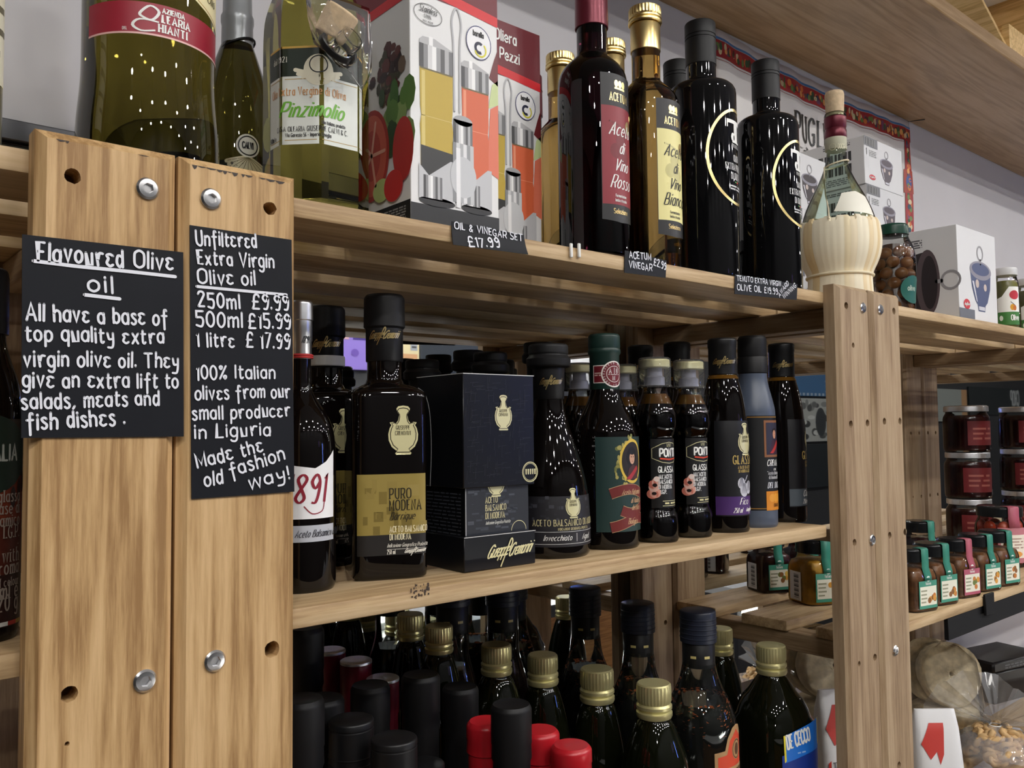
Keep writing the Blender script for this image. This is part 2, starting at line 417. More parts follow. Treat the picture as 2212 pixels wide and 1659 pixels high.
        for c in txt:
            if c == ' ': cx += 2.2*k*wide; continue
            st, xm = glyph(c, table)
            jy = random.uniform(-jit, jit)*h; js = 1+random.uniform(-jit, jit)*0.8; jr = random.uniform(-jit, jit)*0.6
            def T(p):
                px = p[0]*k*wide*js+slant*p[1]*k+jr*p[1]*k; py = p[1]*k*js+jy
                qx, qy = ox+cx+px, py
                return (x+qx*cr-qy*sr, y+qx*sr+qy*cr)
            for si, (pts, cl) in enumerate(st):
                s.line([T(p) for p in pts], w, col, layer+.6*si, cl, con)
                if style == 'serif' and not cl and h > 0.0025:
                    for e, o2 in ((pts[0], pts[1]), (pts[-1], pts[-2])):
                        if abs(e[1]-o2[1]) > abs(e[0]-o2[0])*0.9 and e[1] in (0.0, 6.0, 4.0):
                            s.line([T((e[0]-0.75, e[1])), T((e[0]+0.75, e[1]))], w*0.45, col, layer+1.5, False, 1.0, False)
            cx += (xm+1.35*space)*k*wide
        return s
    def scribble(s, x, y, wd, h, col, w, layer=3, n=14, seed=1):
        """a signature in joined-up writing with long loops"""
        a, b = 'Giuseppe', 'Cremonini'; hh = h*.55; w1 = s.width(a, hh, .35)+s.width(b, hh, .35)
        k = wd/(w1*1.02); rot = .06
        s.text(a, x, y+h*.2, hh, col, w, 'script', 'l', .35, k, .7, layer, 0.0, rot); s.text(b, x+wd*.48, y+h*.2, hh, col, w, 'script', 'l', .35, k, .7, layer+2, 0.0, rot)
        s.line(_spl([(x+wd*.30, y-h*.25), (x+wd*.42, y+h*.35), (x+wd*.55, y+h*1.0), (x+wd*.58, y+h*.85), (x+wd*.50, y+h*.45)], False), w, col, layer+4, False, .5)
        return s
    def lines(s, x0, y0, x1, y1, rows, col, layer=3, seed=1, fill=0.55):
        """rows of copy too small to read"""
        rg = random.Random(seed); dh = (y1-y0)/rows
        for r in range(rows):
            x = x0; yy = y0+dh*(r+0.2)
            while x < x1:
                w = min(rg.uniform(1.2, 4.0)*dh, x1-x); s.rect(x, yy, x+w, yy+dh*fill, col, layer); x += w+dh*0.6
        return s
    def build(s, name, parent, gloss=False, smooth=True):
        me = bpy.data.meshes.new(name); me.from_pydata([tuple(v) for v in s.v], [], s.f)
        keys = []; base = 'ink_gloss' if gloss else 'ink'; idx = []; cols = []
        for q, c in zip(s.f, s.c):
            mk_ = c if isinstance(c, str) else base
            if mk_ not in keys: keys.append(mk_)
            idx.append(keys.index(mk_)); cols += [(0.5, 0.5, 0.5, 1) if isinstance(c, str) else (*c, 1)]*len(q)
        for k in keys: me.materials.append(M[k])
        me.polygons.foreach_set('material_index', idx)
        ca = me.color_attributes.new('Col', 'FLOAT_COLOR', 'CORNER')
        ca.data.foreach_set('color', [x for c in cols for x in c])
        if smooth: me.shade_smooth()
        me.update()
        o = bpy.data.objects.new(name, me); COL.objects.link(o); o.parent = parent
        return o
# ------------------------------------------------------------------ the room
X0, X1 = -2.6, 11.5
struct('floor', *boxvf(X0, X1, YOPP, YW+.1, -0.05, 0), 'floor_tile')
struct('ceiling', *boxvf(X0, X1, YOPP, YW+.1, ZCEIL, ZCEIL+.05), 'ceiling_paint')
struct('wall_back', *boxvf(X0, X1, YW, YW+.1, 0, ZCEIL), 'plaster')
struct('wall_opposite', *boxvf(X0, X1, YOPP-.1, YOPP, 0, ZCEIL), 'dark_wall')
struct('wall_left', *boxvf(X0-.1, X0, YOPP, YW, 0, ZCEIL), 'dark_wall')
struct('wall_right', *boxvf(X1, X1+.1, YOPP, YW, 0, ZCEIL), 'plaster')
o = box('wall_mirror', -1.4, 3.6, YM, YW-.0005, 1.14, 1.795, 'mirror', bev=0.001)
tag(o, 'long frameless mirror on the wall behind the wooden shelves', 'mirror')
o = box('wall_batten', -1.4, 3.6, YW-.012, YW-.0005, 1.797, 1.815, 'steel_dark', bev=0.001)
tag(o, 'thin dark rail along the top edge of the wall mirror', 'rail')

# spotlights on the ceiling: the lamps that light the shop
mat('lamp_spot', (0.9, 0.9, 0.9), 0.5, emit=(1.0, 0.97, 0.93), est=175.0)
mat('white_metal', (0.75, 0.75, 0.75), 0.4)
for x, y in LAMPS:
    t = thing('ceiling_spotlight', 'small round spotlight hanging from the ceiling', 'spotlight', (x, y, ZCEIL), group='ceiling spotlights')
    lathe('housing', rounded([(.012, 0), (.012, -.05), (.045, -.06, .004), (.052, -.16), (.047, -.16)]), 'white_metal', t, n=24)
    lathe('bulb', [(.038, -.158), (.036, -.161), (.002, -.163)], 'lamp_spot', t, n=24)

# ------------------------------------------------------------------ wooden shelving units
PW, PT = 0.072, 0.018
def post_mesh(h, holes, seed):
    """upright plank, front at y = 0, x from 0 to PW, z from 0 to h, with drilled holes [(x, z, r)]"""
    rg = random.Random(seed); c = 0.005; v, f = [], []
    out = [Vector((c, c, 0)), Vector((PW-c, c, 0)), Vector((PW-c, h-c, 0)), Vector((c, h-c, 0))]
    loops = [out]
    for x, z, r in holes:
        loops.append([Vector((x+r*math.cos(a)*rg.uniform(.9, 1.08), z+r*math.sin(a)*rg.uniform(.9, 1.08), 0)) for a in [-2*math.pi*k/14 for k in range(14)]])
    flat = [p for l in loops for p in l]
    for t in geometry.tessellate_polygon(loops): f.append(tuple(t))
    v = [(p.x, 0, p.y) for p in flat]
    nf = len(f)
    b = len(v); v += [(0, c, 0), (PW, c, 0), (PW, c, h), (0, c, h), (0, PT, 0), (PW, PT, 0), (PW, PT, h), (0, PT, h)]
    for k in range(4):
        f.append((k, (k+1) % 4, b+(k+1) % 4, b+k)); f.append((b+k, b+(k+1) % 4, b+4+(k+1) % 4, b+4+k))
    f.append((b+4, b+5, b+6, b+7))
    i = 4
    dark = []
    for l in loops[1:]:
        n = len(l); b2 = len(v); v += [(p.x, PT*0.8, p.y) for p in l]
        for k in range(n): f.append((i+k, i+(k+1) % n, b2+(k+1) % n, b2+k))
        dark.append(len(f)); f.append(tuple(range(b2, b2+n))); i += n
    me = bpy.data.meshes.new('post'); me.from_pydata(v, [], f)
    bm = bmesh.new(); bm.from_mesh(me); bmesh.ops.recalc_face_normals(bm, faces=bm.faces); bm.to_mesh(me); bm.free()
    me['dark'] = dark
    return me, dark
def bolt_mesh(r):
    v, f = [], []; n = 24
    for rr, y in ((r, 0), (r, -.0012), (r*.82, -.0022), (r*.5, -.0024)):
        for k in range(n): a = 2*math.pi*k/n; v.append((rr*math.sin(a), y, rr*math.cos(a)))
    for i in range(3):
        for k in range(n): f.append((i*n+k, i*n+(k+1) % n, (i+1)*n+(k+1) % n, (i+1)*n+k))
    for y, rr in ((-.0024, r*.44), (-.0004, r*.40)):
        b = len(v)
        for k in range(n):
            a = 2*math.pi*k/n; q = rr/math.cos(((a+math.pi/6) % (math.pi/3))-math.pi/6)*.95; v.append((q*math.sin(a), y, q*math.cos(a)))
    for k in range(n):
        f.append((3*n+k, 3*n+(k+1) % n, 4*n+(k+1) % n, 4*n+k)); f.append((4*n+k, 4*n+(k+1) % n, 5*n+(k+1) % n, 5*n+k))
    f.append(tuple(range(5*n, 6*n)))
    me = bpy.data.meshes.new('bolt'); me.from_pydata(v, [], f); me.materials.append(M['steel']); me.shade_smooth(); me.set_sharp_from_angle(angle=.6)
    return me
BOLT = bolt_mesh(0.0062)
HP = 1.7085
def post(unit, x, y, holes_px=(), bolts_px=(), mt='wood_post', seed=1, r=.0042, flip=False):
    hs = []
    for h in holes_px:
        p = onY(h[0], h[1], YF); hs.append((p.x-x, p.z, h[2] if len(h) > 2 else r))
    hs = [h for h in hs if .006 < h[0] < PW-.006 and .01 < h[1] < HP-.01]
    me, dark = post_mesh(HP, hs, seed)
    o = fin('post', me, mt, unit, None, (x, y, 0))
    me.materials.append(M['hole'])
    for d in dark: me.polygons[d].material_index = 1
    for b in bolts_px:
        p = onY(b[0], b[1], YF)
        q = bpy.data.objects.new('bolt', BOLT); COL.objects.link(q); q.parent = o; q.location = (p.x-x, 0, p.z)
        q.rotation_euler = (0, random.uniform(0, 1), 0)
    return o
SLATS = ((YS, .0665), (.614, .068), (.7225, .0675))
def shelf(unit, xa, xb0, z, mt='wood_slat', slats=SLATS, beams=True, th=.0135, cut=0.0, bh=.024):
    for i, (y, w) in enumerate(slats):
        xb = xb0-(cut if i == 0 else 0)
        box('shelf_slat', -(xb-xa)/2, (xb-xa)/2, -w/2, w/2, -th, 0, mt, unit, bev=.0022, seg=2, loc=((xa+xb)/2, y+w/2, z))
    if beams:
        for x in (xa+.006, xb0-.036):
            box('crossbeam', -.015, .015, -(YB-YS)/2, (YB-YS)/2, -bh, 0, 'wood_beam', unit, bev=.0015, loc=(x+.015, (YB+YS)/2, z-th))
UX = {'a': (-.6335, .1685), 'b': (.1705, .9725), 'c': (.9765, 1.7785), 'd': (1.7825, 2.5845)}
unit_a = thing('shelving_unit', 'honey-stained wooden shelving unit whose end post carries the wide handwritten sign', 'shelf', (0, 0, 0))
unit_b = thing('shelving_unit', 'wooden shelving unit holding the vinegar and balsamic bottles', 'shelf', (0, 0, 0))
unit_c = thing('shelving_unit', 'wooden shelving unit holding the stacked jam jars and square jars', 'shelf', (0, 0, 0))
unit_d = thing('shelving_unit', 'wooden shelving unit standing past the jam jar unit', 'shelf', (0, 0, 0))
U = {'a': unit_a, 'b': unit_b, 'c': unit_c, 'd': unit_d}
post(unit_a, UX['a'][1]-PW, YF, [(157, 380), (150, 1500), (145, 1607, .0012)], [(318, 408), (312, 1470)], 'wood_post', 1)
post(unit_b, UX['b'][0], YF, [(583, 450), (588, 1403, .0048)], [(455, 430), (463, 1427)], 'wood_post', 2)
post(unit_b, UX['b'][1]-PW, YF, [(1828, 660), (1843, 746, .003), (1838, 916), (1874, 914), (1846, 1172), (1890, 1420), (1856, 1434, .003)], [(1863, 665), (1883, 1166)], 'wood_post_old', 3, r=.0042)
post(unit_c, UX['c'][0]+.002, YF, [(1931, 672), (1910.6, 910), (1944, 910), (1922, 1156), (1955, 1149), (1965, 1393), (1975, 1640), (1942, 1653)], [(1900.5, 668.7), (1933, 1405)], 'wood_post_old', 4, r=.0042)
post(unit_a, UX['a'][0], YF, mt='wood_post', seed=5)
post(unit_c, UX['c'][1]-PW, YF, mt='wood_post_old', seed=6); post(unit_d, UX['d'][0], YF, mt='wood_post_old', seed=7)
for k in 'abcd':      # back posts, drilled with a row of holes
    for j, x in enumerate((UX[k][0], UX[k][1]-PW)):
        if k == 'd' and j: continue
        me, dark = post_mesh(HP, [(xx, .25+.128*i, .0035) for i in range(11) for xx in (.016, .052)], 30+j)
        o = fin('post', me, 'wood_post_old', U[k], None, (x, YB+.0005, 0)); me.materials.append(M['hole'])
        for d in dark: me.polygons[d].material_index = 1
shelf(unit_a, *UX['a'], ZT); shelf(unit_a, *UX['a'], ZM); shelf(unit_a, *UX['a'], ZL)
shelf(unit_b, *UX['b'], ZT); shelf(unit_b, *UX['b'], ZM, cut=.078, bh=.011); shelf(unit_b, *UX['b'], ZL)
shelf(unit_c, *UX['c'], ZT); shelf(unit_c, *UX['c'], ZR); shelf(unit_c, *UX['c'], ZL)
shelf(unit_d, *UX['d'], ZT); shelf(unit_d, *UX['d'], ZR); shelf(unit_d, *UX['d'], ZL)
for k in 'abcd': shelf(U[k], *UX[k], 0.45)

# ------------------------------------------------------------------ wide wooden shelf board over the goods
t = thing('wall_shelf', 'wide smooth wooden wall shelf running above the bottles', 'shelf', (0, 0, 2.2))
box('board', -2.4, 4.5, .563, YW-.001, 0, .026, 'laminate', t, bev=.002)

# charred flecks along the top ends of the two signed posts
for un, xa, seed in ((unit_a, UX['a'][1]-PW, 3), (unit_b, UX['b'][0], 8)):
    rg = random.Random(seed); fl = Print(Flat((xa, YF, HP), (1, 0, 0), (0, 0, 1)), .0002); x = .006
    while x < PW-.010:
        w = rg.uniform(.002, .007); dn = rg.uniform(.0006, .0026)*(1 if seed == 8 else .6)
        if rg.random() < (.85 if seed == 8 else .35): fl.poly([(x, -.0049), (x+w, -.0049), (x+w*.8, -.0049-dn*.7), (x+w*.45, -.0049-dn), (x+w*.2, -.0049-dn*.5)], hexc('2c1d14'))
        x += w*.9
    fl.build('charred_edge', un)
# dark stencil stamp on the middle shelf edge
sp_ = onY(906, 1279, YS); stp = Print(Flat((sp_.x, YS, sp_.z), (1, 0, 0), (0, 0, 1)), .0003); rg = random.Random(4)
for k in range(26): x, y = rg.uniform(-.008, .007), rg.uniform(-.0045, .0045); stp.rect(x, y, x+rg.uniform(.0006, .002), y+rg.uniform(.0008, .003), hexc(rg.choice(['3a2a20', '4a3626', '2c211a'])), k*.1)
stp.build('stencil_stamp', unit_b)

def onX(u, v, x):
    d = ray(u, v); return CAM + d*((x-CAM.x)/d.x)
tp = onY(2174, 100, .57); tx = tp.x
tr = thing('display_tray', 'pale yellow wooden display tray with sloping ends standing on the high wall shelf', 'tray', (tx, .57, 2.2262))
top = onX(2120, 0, tx); sl = (top.y-.57)/(top.z-2.226)
def side_panel(x, w, mt):
    h = .26; yz = [(0, 0), (.2, 0), (.2, h), (sl*h, h)]
    v = [(x, y, z) for y, z in yz]+[(x+w, y, z) for y, z in yz]
    mk('side_panel', v, [(0, 3, 2, 1), (4, 5, 6, 7)]+[(k, (k+1) % 4, 4+(k+1) % 4, 4+k) for k in range(4)], mt, tr)
side_panel(0, .016, 'wood_yellow'); side_panel(.38, .016, 'wood_yellow')
box('back_panel', .0162, .3798, .17, .184, 0, .24, 'wood_yellow', tr)
box('base_panel', .0162, .3798, .012, .1698, 0, .012, 'wood_yellow', tr)
box('front_rail', .0162, .3798, .0, .0118, 0, .05, 'wood_yellow', tr)
wc = thing('white_card', 'plain white card lying on top of the high wooden tray', 'card', (tx+.19, .66, 2.4865))
box('card', -.22, .26, -.16, .08, 0, .004, 'white_paper', wc, bev=.0008)
# ------------------------------------------------------------------ handwritten signs and price tags
def card(name, label, cat, corners, y, th=.0006, group=None, mt='chalk_card', tilt=0.0):
    """flat card on the plane Y = y, corners by picture position (tl, tr, br, bl)"""
    P = [onY(u, v, y) for u, v in corners]; c = sum(P, Vector())/4
    t = thing(name, label, cat, (c.x, y, min(p.z for p in P)), 0, group)
    L = [p-Vector(t.location) for p in P]; n = 8; v, f = [], []
    for s in (0, th):
        for j in range(n+1):
            for i in range(n+1):
                a, b = i/n, j/n
                q = (L[0]*(1-a)+L[1]*a)*(1-b)+(L[3]*(1-a)+L[2]*a)*b
                v.append((q.x, q.y+s-tilt*(b*b), q.z))
    m = (n+1)**2; k = n+1
    for j in range(n):
        for i in range(n):
            a = j*k+i; f.append((a, a+k, a+k+1, a+1)); f.append((m+a, m+a+1, m+a+k+1, m+a+k))
    rim = [i for i in range(k)]+[j*k+n for j in range(1, k)]+[n*k+i for i in range(n-1, -1, -1)]+[j*k for j in range(n-1, 0, -1)]
    for a, b in zip(rim, rim[1:]+rim[:1]): f.append((a, b, m+b, m+a))
    mk('card', v, f, mt, t, 40)
    zb = t.location.z; zt = max(p.z for p in P)
    def fn(x, yy): 
        b = min(1, max(0, 1-yy/(zt-zb))); return (x, -tilt*b*b, yy)
    pr = Print(Warp(fn, .02) if tilt else Flat((0, 0, 0), (1, 0, 0), (0, 0, 1)), .0004)
    return t, pr
def pt2(t, y, u, v): p = onY(u, v, y); return p.x-t.location.x, p.z-t.location.z
def ptext(pr, t, y, txt, u0, v0, u1, v1, hpx, col, style='hand', jit=0.05, w=.15):
    a, b = pt2(t, y, u0, v0), pt2(t, y, u1, v1); q = onY(u0, v0, y)
    h = hpx*depth(q)/F; L = math.hypot(b[0]-a[0], b[1]-a[1])
    tab = HAND if style == 'hand' else GL
    w0 = pr.width(txt, h, 1.0, tab)-1.35*h/6
    pr.text(txt, a[0], a[1], h, col, w*h, style, 'l', 1.0, L/w0, 0.0, 2, jit, math.atan2(b[1]-a[1], b[0]-a[0]))
CH = hexc('e6e8f0'); Y1 = YF-.0012
s1, p1 = card('chalkboard_sign', 'wide black sign reading Flavoured Olive oil, taped to the wooden post', 'sign', [(48, 506), (396, 545), (397, 943), (46, 946)], Y1)
for q in (("Flavoured", 82, 561, 265, 578, 40), ("Olive", 290, 576, 372, 584, 36), ("oil", 192, 631, 242, 632, 36), ("All have a base of", 57, 692, 360, 703, 36),
          ("top quality extra", 56, 736, 352, 742, 34), ("virgin olive oil. They", 52, 790, 383, 794, 34), ("give an extra lift to", 50, 836, 383, 838, 34),
          ("salads, meats and", 48, 884, 342, 874, 34), ("fish dishes .", 58, 930, 268, 916, 36)):
    ptext(p1, s1, Y1, q[0], *q[1:], CH)
for a in ([(72, 564), (160, 575), (280, 587), (378, 598)], [(182, 637), (258, 646)]): p1.line([pt2(s1, Y1, *k) for k in a], .0019, CH, 2)
p1.build('lettering', s1)
s2, p2 = card('chalkboard_sign', 'tall black sign with unfiltered extra virgin olive oil prices on the wooden post', 'sign', [(410, 486), (630, 518), (636, 1062), (414, 1078)], Y1)
for q in (("Unfiltered", 424, 528, 553, 536, 31), ("Extra Virgin", 428, 570, 590, 578, 30), ("Olive oil", 428, 612, 550, 616, 31),
          ("250ml", 428, 663, 517, 666, 32), ("\u00a39.99", 545, 666, 622, 670, 31), ("500ml", 424, 706, 522, 708, 32), ("\u00a315.99", 537, 708, 626, 710, 31),
          ("1 litre", 426, 749, 505, 749, 30), ("\u00a3 17.99", 532, 750, 624, 752, 31), ("100% Italian", 425, 820, 592, 816, 29), ("olives from our", 422, 863, 625, 858, 29),
          ("small producer", 416, 907, 625, 899, 29), ("in Liguria", 421, 947, 582, 940, 29), ("Made the", 427, 1012, 567, 974, 30), ("old", 443, 1050, 480, 1044, 30), ("fashion", 498, 1030, 614, 992, 30), ("way!", 540, 1056, 624, 1034, 29)):
    ptext(p2, s2, Y1, q[0], *q[1:], CH)
p2.line([pt2(s2, Y1, *k) for k in [(424, 619), (520, 628), (618, 637)]], .0017, CH, 2)
p2.build('lettering', s2)
YT = YS-.0012
def ptag(label, corners, texts, tilt=0.0):
    t, p = card('price_tag', label, 'price tag', corners, YT, .0005, 'price tags on the shelf edge', tilt=tilt)
    for q in texts: ptext(p, t, YT, q[0], *q[1:], CH, jit=.06, w=.17)
    p.build('lettering', t)
ptag('black price tag for the oil and vinegar set on the shelf edge', [(976, 478), (1132, 508), (1136, 551), (974, 530)],
     [("OIL & VINEGAR SET", 981, 494, 1127, 521, 15), ("\u00a317.99", 1008, 534, 1076, 536, 21)], .003)
ptag('black price tag for acetum vinegar on the shelf edge', [(1350, 541), (1440, 563), (1438, 600), (1349, 589)],
     [("ACETUM", 1359, 557, 1405, 562, 14), ("VINEGAR", 1358, 577, 1407, 586, 14), ("\u00a32.99", 1411, 572, 1437, 583, 15)])
ptag('black price tag for the award winning extra virgin oil on the shelf edge', [(1588, 592), (1723, 614), (1721, 648), (1587, 635)],
     [("TENUTO EXTRA VIRGIN", 1591, 606, 1686, 618, 11), ("OLIVE OIL \u00a319.99", 1592, 626, 1679, 636, 13), ("AWARD", 1683, 642, 1703, 614, 10), ("WINNING", 1692, 646, 1719, 620, 10)])
# two plastic price clips left on the shelf edge
for u in (1234, 1251):
    p = onY(u, 541, YS-.002)
    o = box('price_clip', -.0015, .0015, -.001, .0012, -.006, .006, 'white_paper', bev=.0006, loc=p)
    tag(o, 'small clear plastic clip stuck on the shelf edge beside the red vinegar', 'clip', 'plastic clips on the shelf edge')
# ------------------------------------------------------------------ bottles: place by picture position, size in metres
class Bt:
    def __init__(s, name, label, cat, u, v, zb, Y=None, zt=None, rz=0.0, group=None):
        p = onY(u, v, Y) if zt is None else onZ(u, v, zt)
        s.x, s.y, s.zb, s.rz = p.x, p.y, zb, rz
        s.bear = math.atan2(s.x, s.y); s.D = math.hypot(s.x, s.y)
        s.t = thing(name, label, cat, (s.x, s.y, zb), rz, group)
    def z(s, v, r=0.0): return zpx(s.x-r*math.sin(s.bear), s.y-r*math.cos(s.bear), v)-s.zb
    def r(s, hw): return s.D*math.sin(hw/F*math.cos(s.bear-YAW)**2)
    def a(s, u, v, r):
        d = ray(u, v); d = Vector((d.x, d.y)).normalized(); c = Vector((s.x, s.y)); b = d.dot(c); q = c.length_squared-b*b
        k = r*r-q
        if k <= 0:
            pt = d*b
        else: pt = d*(b-math.sqrt(k))
        return math.atan2(pt.x-s.x, -(pt.y-s.y))-s.rz
    def prof(s, rows, z0=True):
        """rows [(v, half width px, rounding m)] from the base up -> metres"""
        out = []
        for i, q in enumerate(rows):
            z = 0.0 if (i == 0 and z0) else s.z(q[0])
            out.append((s.r(q[1]), z, q[2] if len(q) > 2 else 0.0))
        return out
def base_in(pr, k=.93, rd=.003):
    """a base that rounds in a little"""
    r, z = pr[0][0], pr[0][1]
    return [(r*k, z), (r, z+rd, .002)]+list(pr[1:])
def capsule(name, r0, r1, z0, z1, mat_, t, rings=(), n=32, bead=.0008, rd=.0015):
    """closure: slightly tapering cylinder with raised or sunk rings [(z fraction, depth)]"""
    pr = [(r0*.97, z0), (r0, z0+.0004)]
    for fz, dp in sorted(rings):
        z = z0+(z1-z0)*fz; r = r0+(r1-r0)*fz
        pr += [(r, z-bead), (r+dp, z-bead*.4), (r+dp, z+bead*.4), (r, z+bead)]
    pr += [(r1, z1-rd), (r1-rd*.35, z1-rd*.35), (r1-rd, z1)]
    return lathe(name, pr, mat_, t, n=n)
def screwcap(name, r, z0, z1, mat_, t, n=64):
    """metal screw cap: knurled top half, two rolled rings below"""
    h = z1-z0; v, f = [], []
    pr = [(r*.98, z0, 0), (r*1.03, z0+.06*h, 0), (r*1.03, z0+.16*h, 0), (r*.925, z0+.20*h, 0), (r*1.02, z0+.28*h, 0), (r*1.02, z0+.36*h, 0), (r*.92, z0+.42*h, 0),
          (r, z0+.50*h, 1), (r, z0+.88*h, 1), (r*.97, z0+.96*h, 0), (r*.9, z1, 0)]
    for rr, z, kn in pr:
        for k in range(n):
            a = 2*math.pi*k/n; q = rr*(1-(.04 if kn and k % 2 else 0)); v.append((q*math.sin(a), -q*math.cos(a), z))
    for i in range(len(pr)-1):
        for k in range(n): f.append((i*n+k, i*n+(k+1) % n, (i+1)*n+(k+1) % n, (i+1)*n+k))
    f.append(tuple(range((len(pr)-1)*n, len(pr)*n))); f.append(tuple(range(n-1, -1, -1)))
    return mk(name, v, f, mat_, t, 24)
def patch(r, z0, z1, a0, a1, kind=None, off=.0002):
    """Print on a turned body: x runs from 0 at angle a0 to w at a1, y from z0 up"""
    pr = Print(Round(r, z0, a0, kind, .004, .006 if isinstance(r, list) else None), off); return pr, (a1-a0)*pr.s.rm, z1-z0
def clone(root, loc, rz, label, group=None, skip=()):
    r = root.copy(); COL.objects.link(r); r.location = loc; r.rotation_euler = (0, 0, rz); r['label'] = label
    if group: r['group'] = group
    for ch in list(root.children):
        if ch.name.split('.')[0] in skip: continue
        c = ch.copy(); COL.objects.link(c); c.parent = r
        for g in list(ch.children):
            d = g.copy(); COL.objects.link(d); d.parent = c
    return r
def medallion(p, cx, cy, h, layer=2, col='gold_foil', word=True):
    """gold flask-shaped seal with a dark inner outline"""
    half = [(0, 0), (.15, 0), (.17, .03), (.13, .07), (.24, .16), (.30, .29), (.31, .42), (.28, .54), (.245, .60), (.28, .655), (.21, .665), (.15, .635), (.105, .70), (.085, .80), (.09, .86), (.13, .89), (.14, .94), (.10, .985), (0, 1.0)]
    pts = [(cx+x*h, cy+(y-.5)*h) for x, y in half]+[(cx-x*h, cy+(y-.5)*h) for x, y in reversed(half[1:-1])]
    p.poly(pts, col, layer)
    ins = [(cx+(x-cx)*.86, cy+(y-cy)*.90) for x, y in pts]
    p.line(ins, h*.018, hexc('3a3320'), layer+1, True)
    if word:
        p.text('GIUSEPPE', cx, cy+.01*h, h*.080, hexc('3a3320'), h*.010, 'serif', 'c', layer=layer+1, wide=.80)
        p.text('CREMONINI', cx, cy-.10*h, h*.080, hexc('3a3320'), h*.010, 'serif', 'c', layer=layer+1, wide=.80)
WH = hexc('f2f2ee'); BK = hexc('0d0d10'); CREAM = hexc('efe3b4')
# ================================================================== goods on the top shelf
glass('oil_green', (0.155, 0.125, 0.022)); glass('oil_dark', (0.075, 0.065, 0.014)); glass('oil_light', (0.31, 0.275, 0.065))
glass('wine_red', (0.012, 0.0015, 0.004)); glass('wine_white', (0.56, 0.36, 0.11)); glass('clear_glass', (0.95, 0.97, 0.95))
mat('red_capsule', (0.14, 0.018, 0.032), 0.3, metal=.4); mat('grey_capsule', (0.34, 0.36, 0.38), 0.3, metal=.3, bump=.5, bscale=70)
film('clear_film', (.97, .98, .98), .33, 0.0); film('bag_film', (.97, .97, .97), .20, .05); film('green_film', (.80, .90, .84), .33, .008)
# --- wide-based olive oil bottle with red band, behind the post
b = Bt('olive_oil_bottle', 'large waisted olive oil bottle with a red band label', 'bottle', 323, 170, ZT, Y=.577)
R = b.r
pr = rounded([(R(150), 0), (R(159), .004, .002), (R(160), b.z(300), .02), (R(149), b.z(205), .03), (R(148), b.z(140), .02), (R(149), .21, .03), (R(60), .275, .02), (R(46), .285), (R(46), .315)])
lathe('glass_body', pr, 'oil_green', b.t, n=64)
capsule('cap', R(50), R(50), .3152, .345, 'gold', b.t, [(.3, .0006)])
rb = b.r(148); zc = lambda v: b.z(v, rb)
p, w, h = patch(rounded(pr), zc(74), zc(6), math.radians(-76), math.radians(78))
p.rect(0, 0, w, h, hexc('9c1f33')); p.rect(0, -.0006, w, .0006, hexc('e8b8b4'), 1)
x0 = .5*w
p.text('AZIENDA', x0-.006, h*.74, h*.15, WH, h*.035, 'sans', 'l', wide=1.15); p.text('LEARIA', x0-.006, h*.44, h*.23, WH, h*.05, 'serif', 'l', wide=1.15); p.text('HIANTI', x0-.008, h*.12, h*.24, WH, h*.055, 'serif', 'l', wide=1.2)
p.line(_spl([(x0-.0185, h*.66), (x0-.013, h*.90), (x0-.008, h*.74), (x0-.012, h*.46), (x0-.018, h*.54)], True), .0018, WH, 3, True, .5)
p.line(_spl([(x0-.008, h*.42), (x0-.019, h*.44), (x0-.023, h*.24), (x0-.018, h*.08), (x0-.010, h*.14)], False), .0018, WH, 3, False, .5)
p.text('DEL', x0-.029, h*.08, h*.09, WH, None, 'sans', 'l')
lb = p.build('band_label', b.t); lb['label'] = 'dark red band with white lettering'
p, w, h = patch(rounded(pr), zc(-6), zc(-6)+.06, math.radians(8), math.radians(80))
p.poly([(0, .012), (w*.3, .006), (w, -.004), (w, h), (0, h)], CREAM); p.line([(w*.05, .0135), (w*.3, .0078), (w, -.0022)], .0006, hexc('b08d3c'), 1)
p.text('Olio', w*.55, .012, .007, hexc('55502e'), None, 'script', 'c'); p.build('paper_label', b.t)
# --- dark oil bottle with wrapped neck
b = Bt('olive_oil_bottle', 'dark olive oil bottle with grey foil neck and round white badge', 'bottle', 512, 200, ZT, Y=.655)
R = b.r; body = rounded(base_in([(R(82), 0), (R(82), b.z(230), .03), (R(40), b.z(110), .02), (R(33), b.z(95))]))
lathe('glass_body', body, 'oil_dark', b.t, n=48)
lathe('foil_neck', rounded([(R(36), b.z(112)), (R(35), b.z(60)), (R(37), b.z(52)), (R(37), b.z(40)), (R(33), b.z(32)), (R(31), b.z(-60), .003), (R(20), b.z(-66))]), 'grey_capsule', b.t, n=32)
v, f = tube_vf([(R(39)*math.cos(k/20*6.283), R(39)*math.sin(k/20*6.283), b.z(104)+.006*math.sin(k/20*6.283+2.2)) for k in range(20)], .0009, 6, True); mk('neck_cord', v, f, 'black_cap', b.t, 50)
rr = R(82); aa = b.a(536, 310, rr)
p = Print(Round(body, b.z(312, rr), aa), .0003)
for k in range(10):
    a = math.radians(200+14*k); p.line([(0, -.009), (.017*math.cos(a), -.009+.012*math.sin(a))], .0032, hexc('d8d0b0'), 0); p.line([(0, -.009), (.016*math.cos(a), -.009+.011*math.sin(a))], .0004, hexc('6b603c'), 1)
p.rect(-.04, -.03, .04, -.0125, hexc('14150c'), -1)
p.oval(0, 0, .0092, .0092, hexc('eeeeea'), 1); p.ring(0, 0, .0078, .0078, .0010, BK, 2); p.text('CALVI', 0, -.0022, .0048, BK, .0009, 'sans', 'c', wide=.62); p.build('badge', b.t)
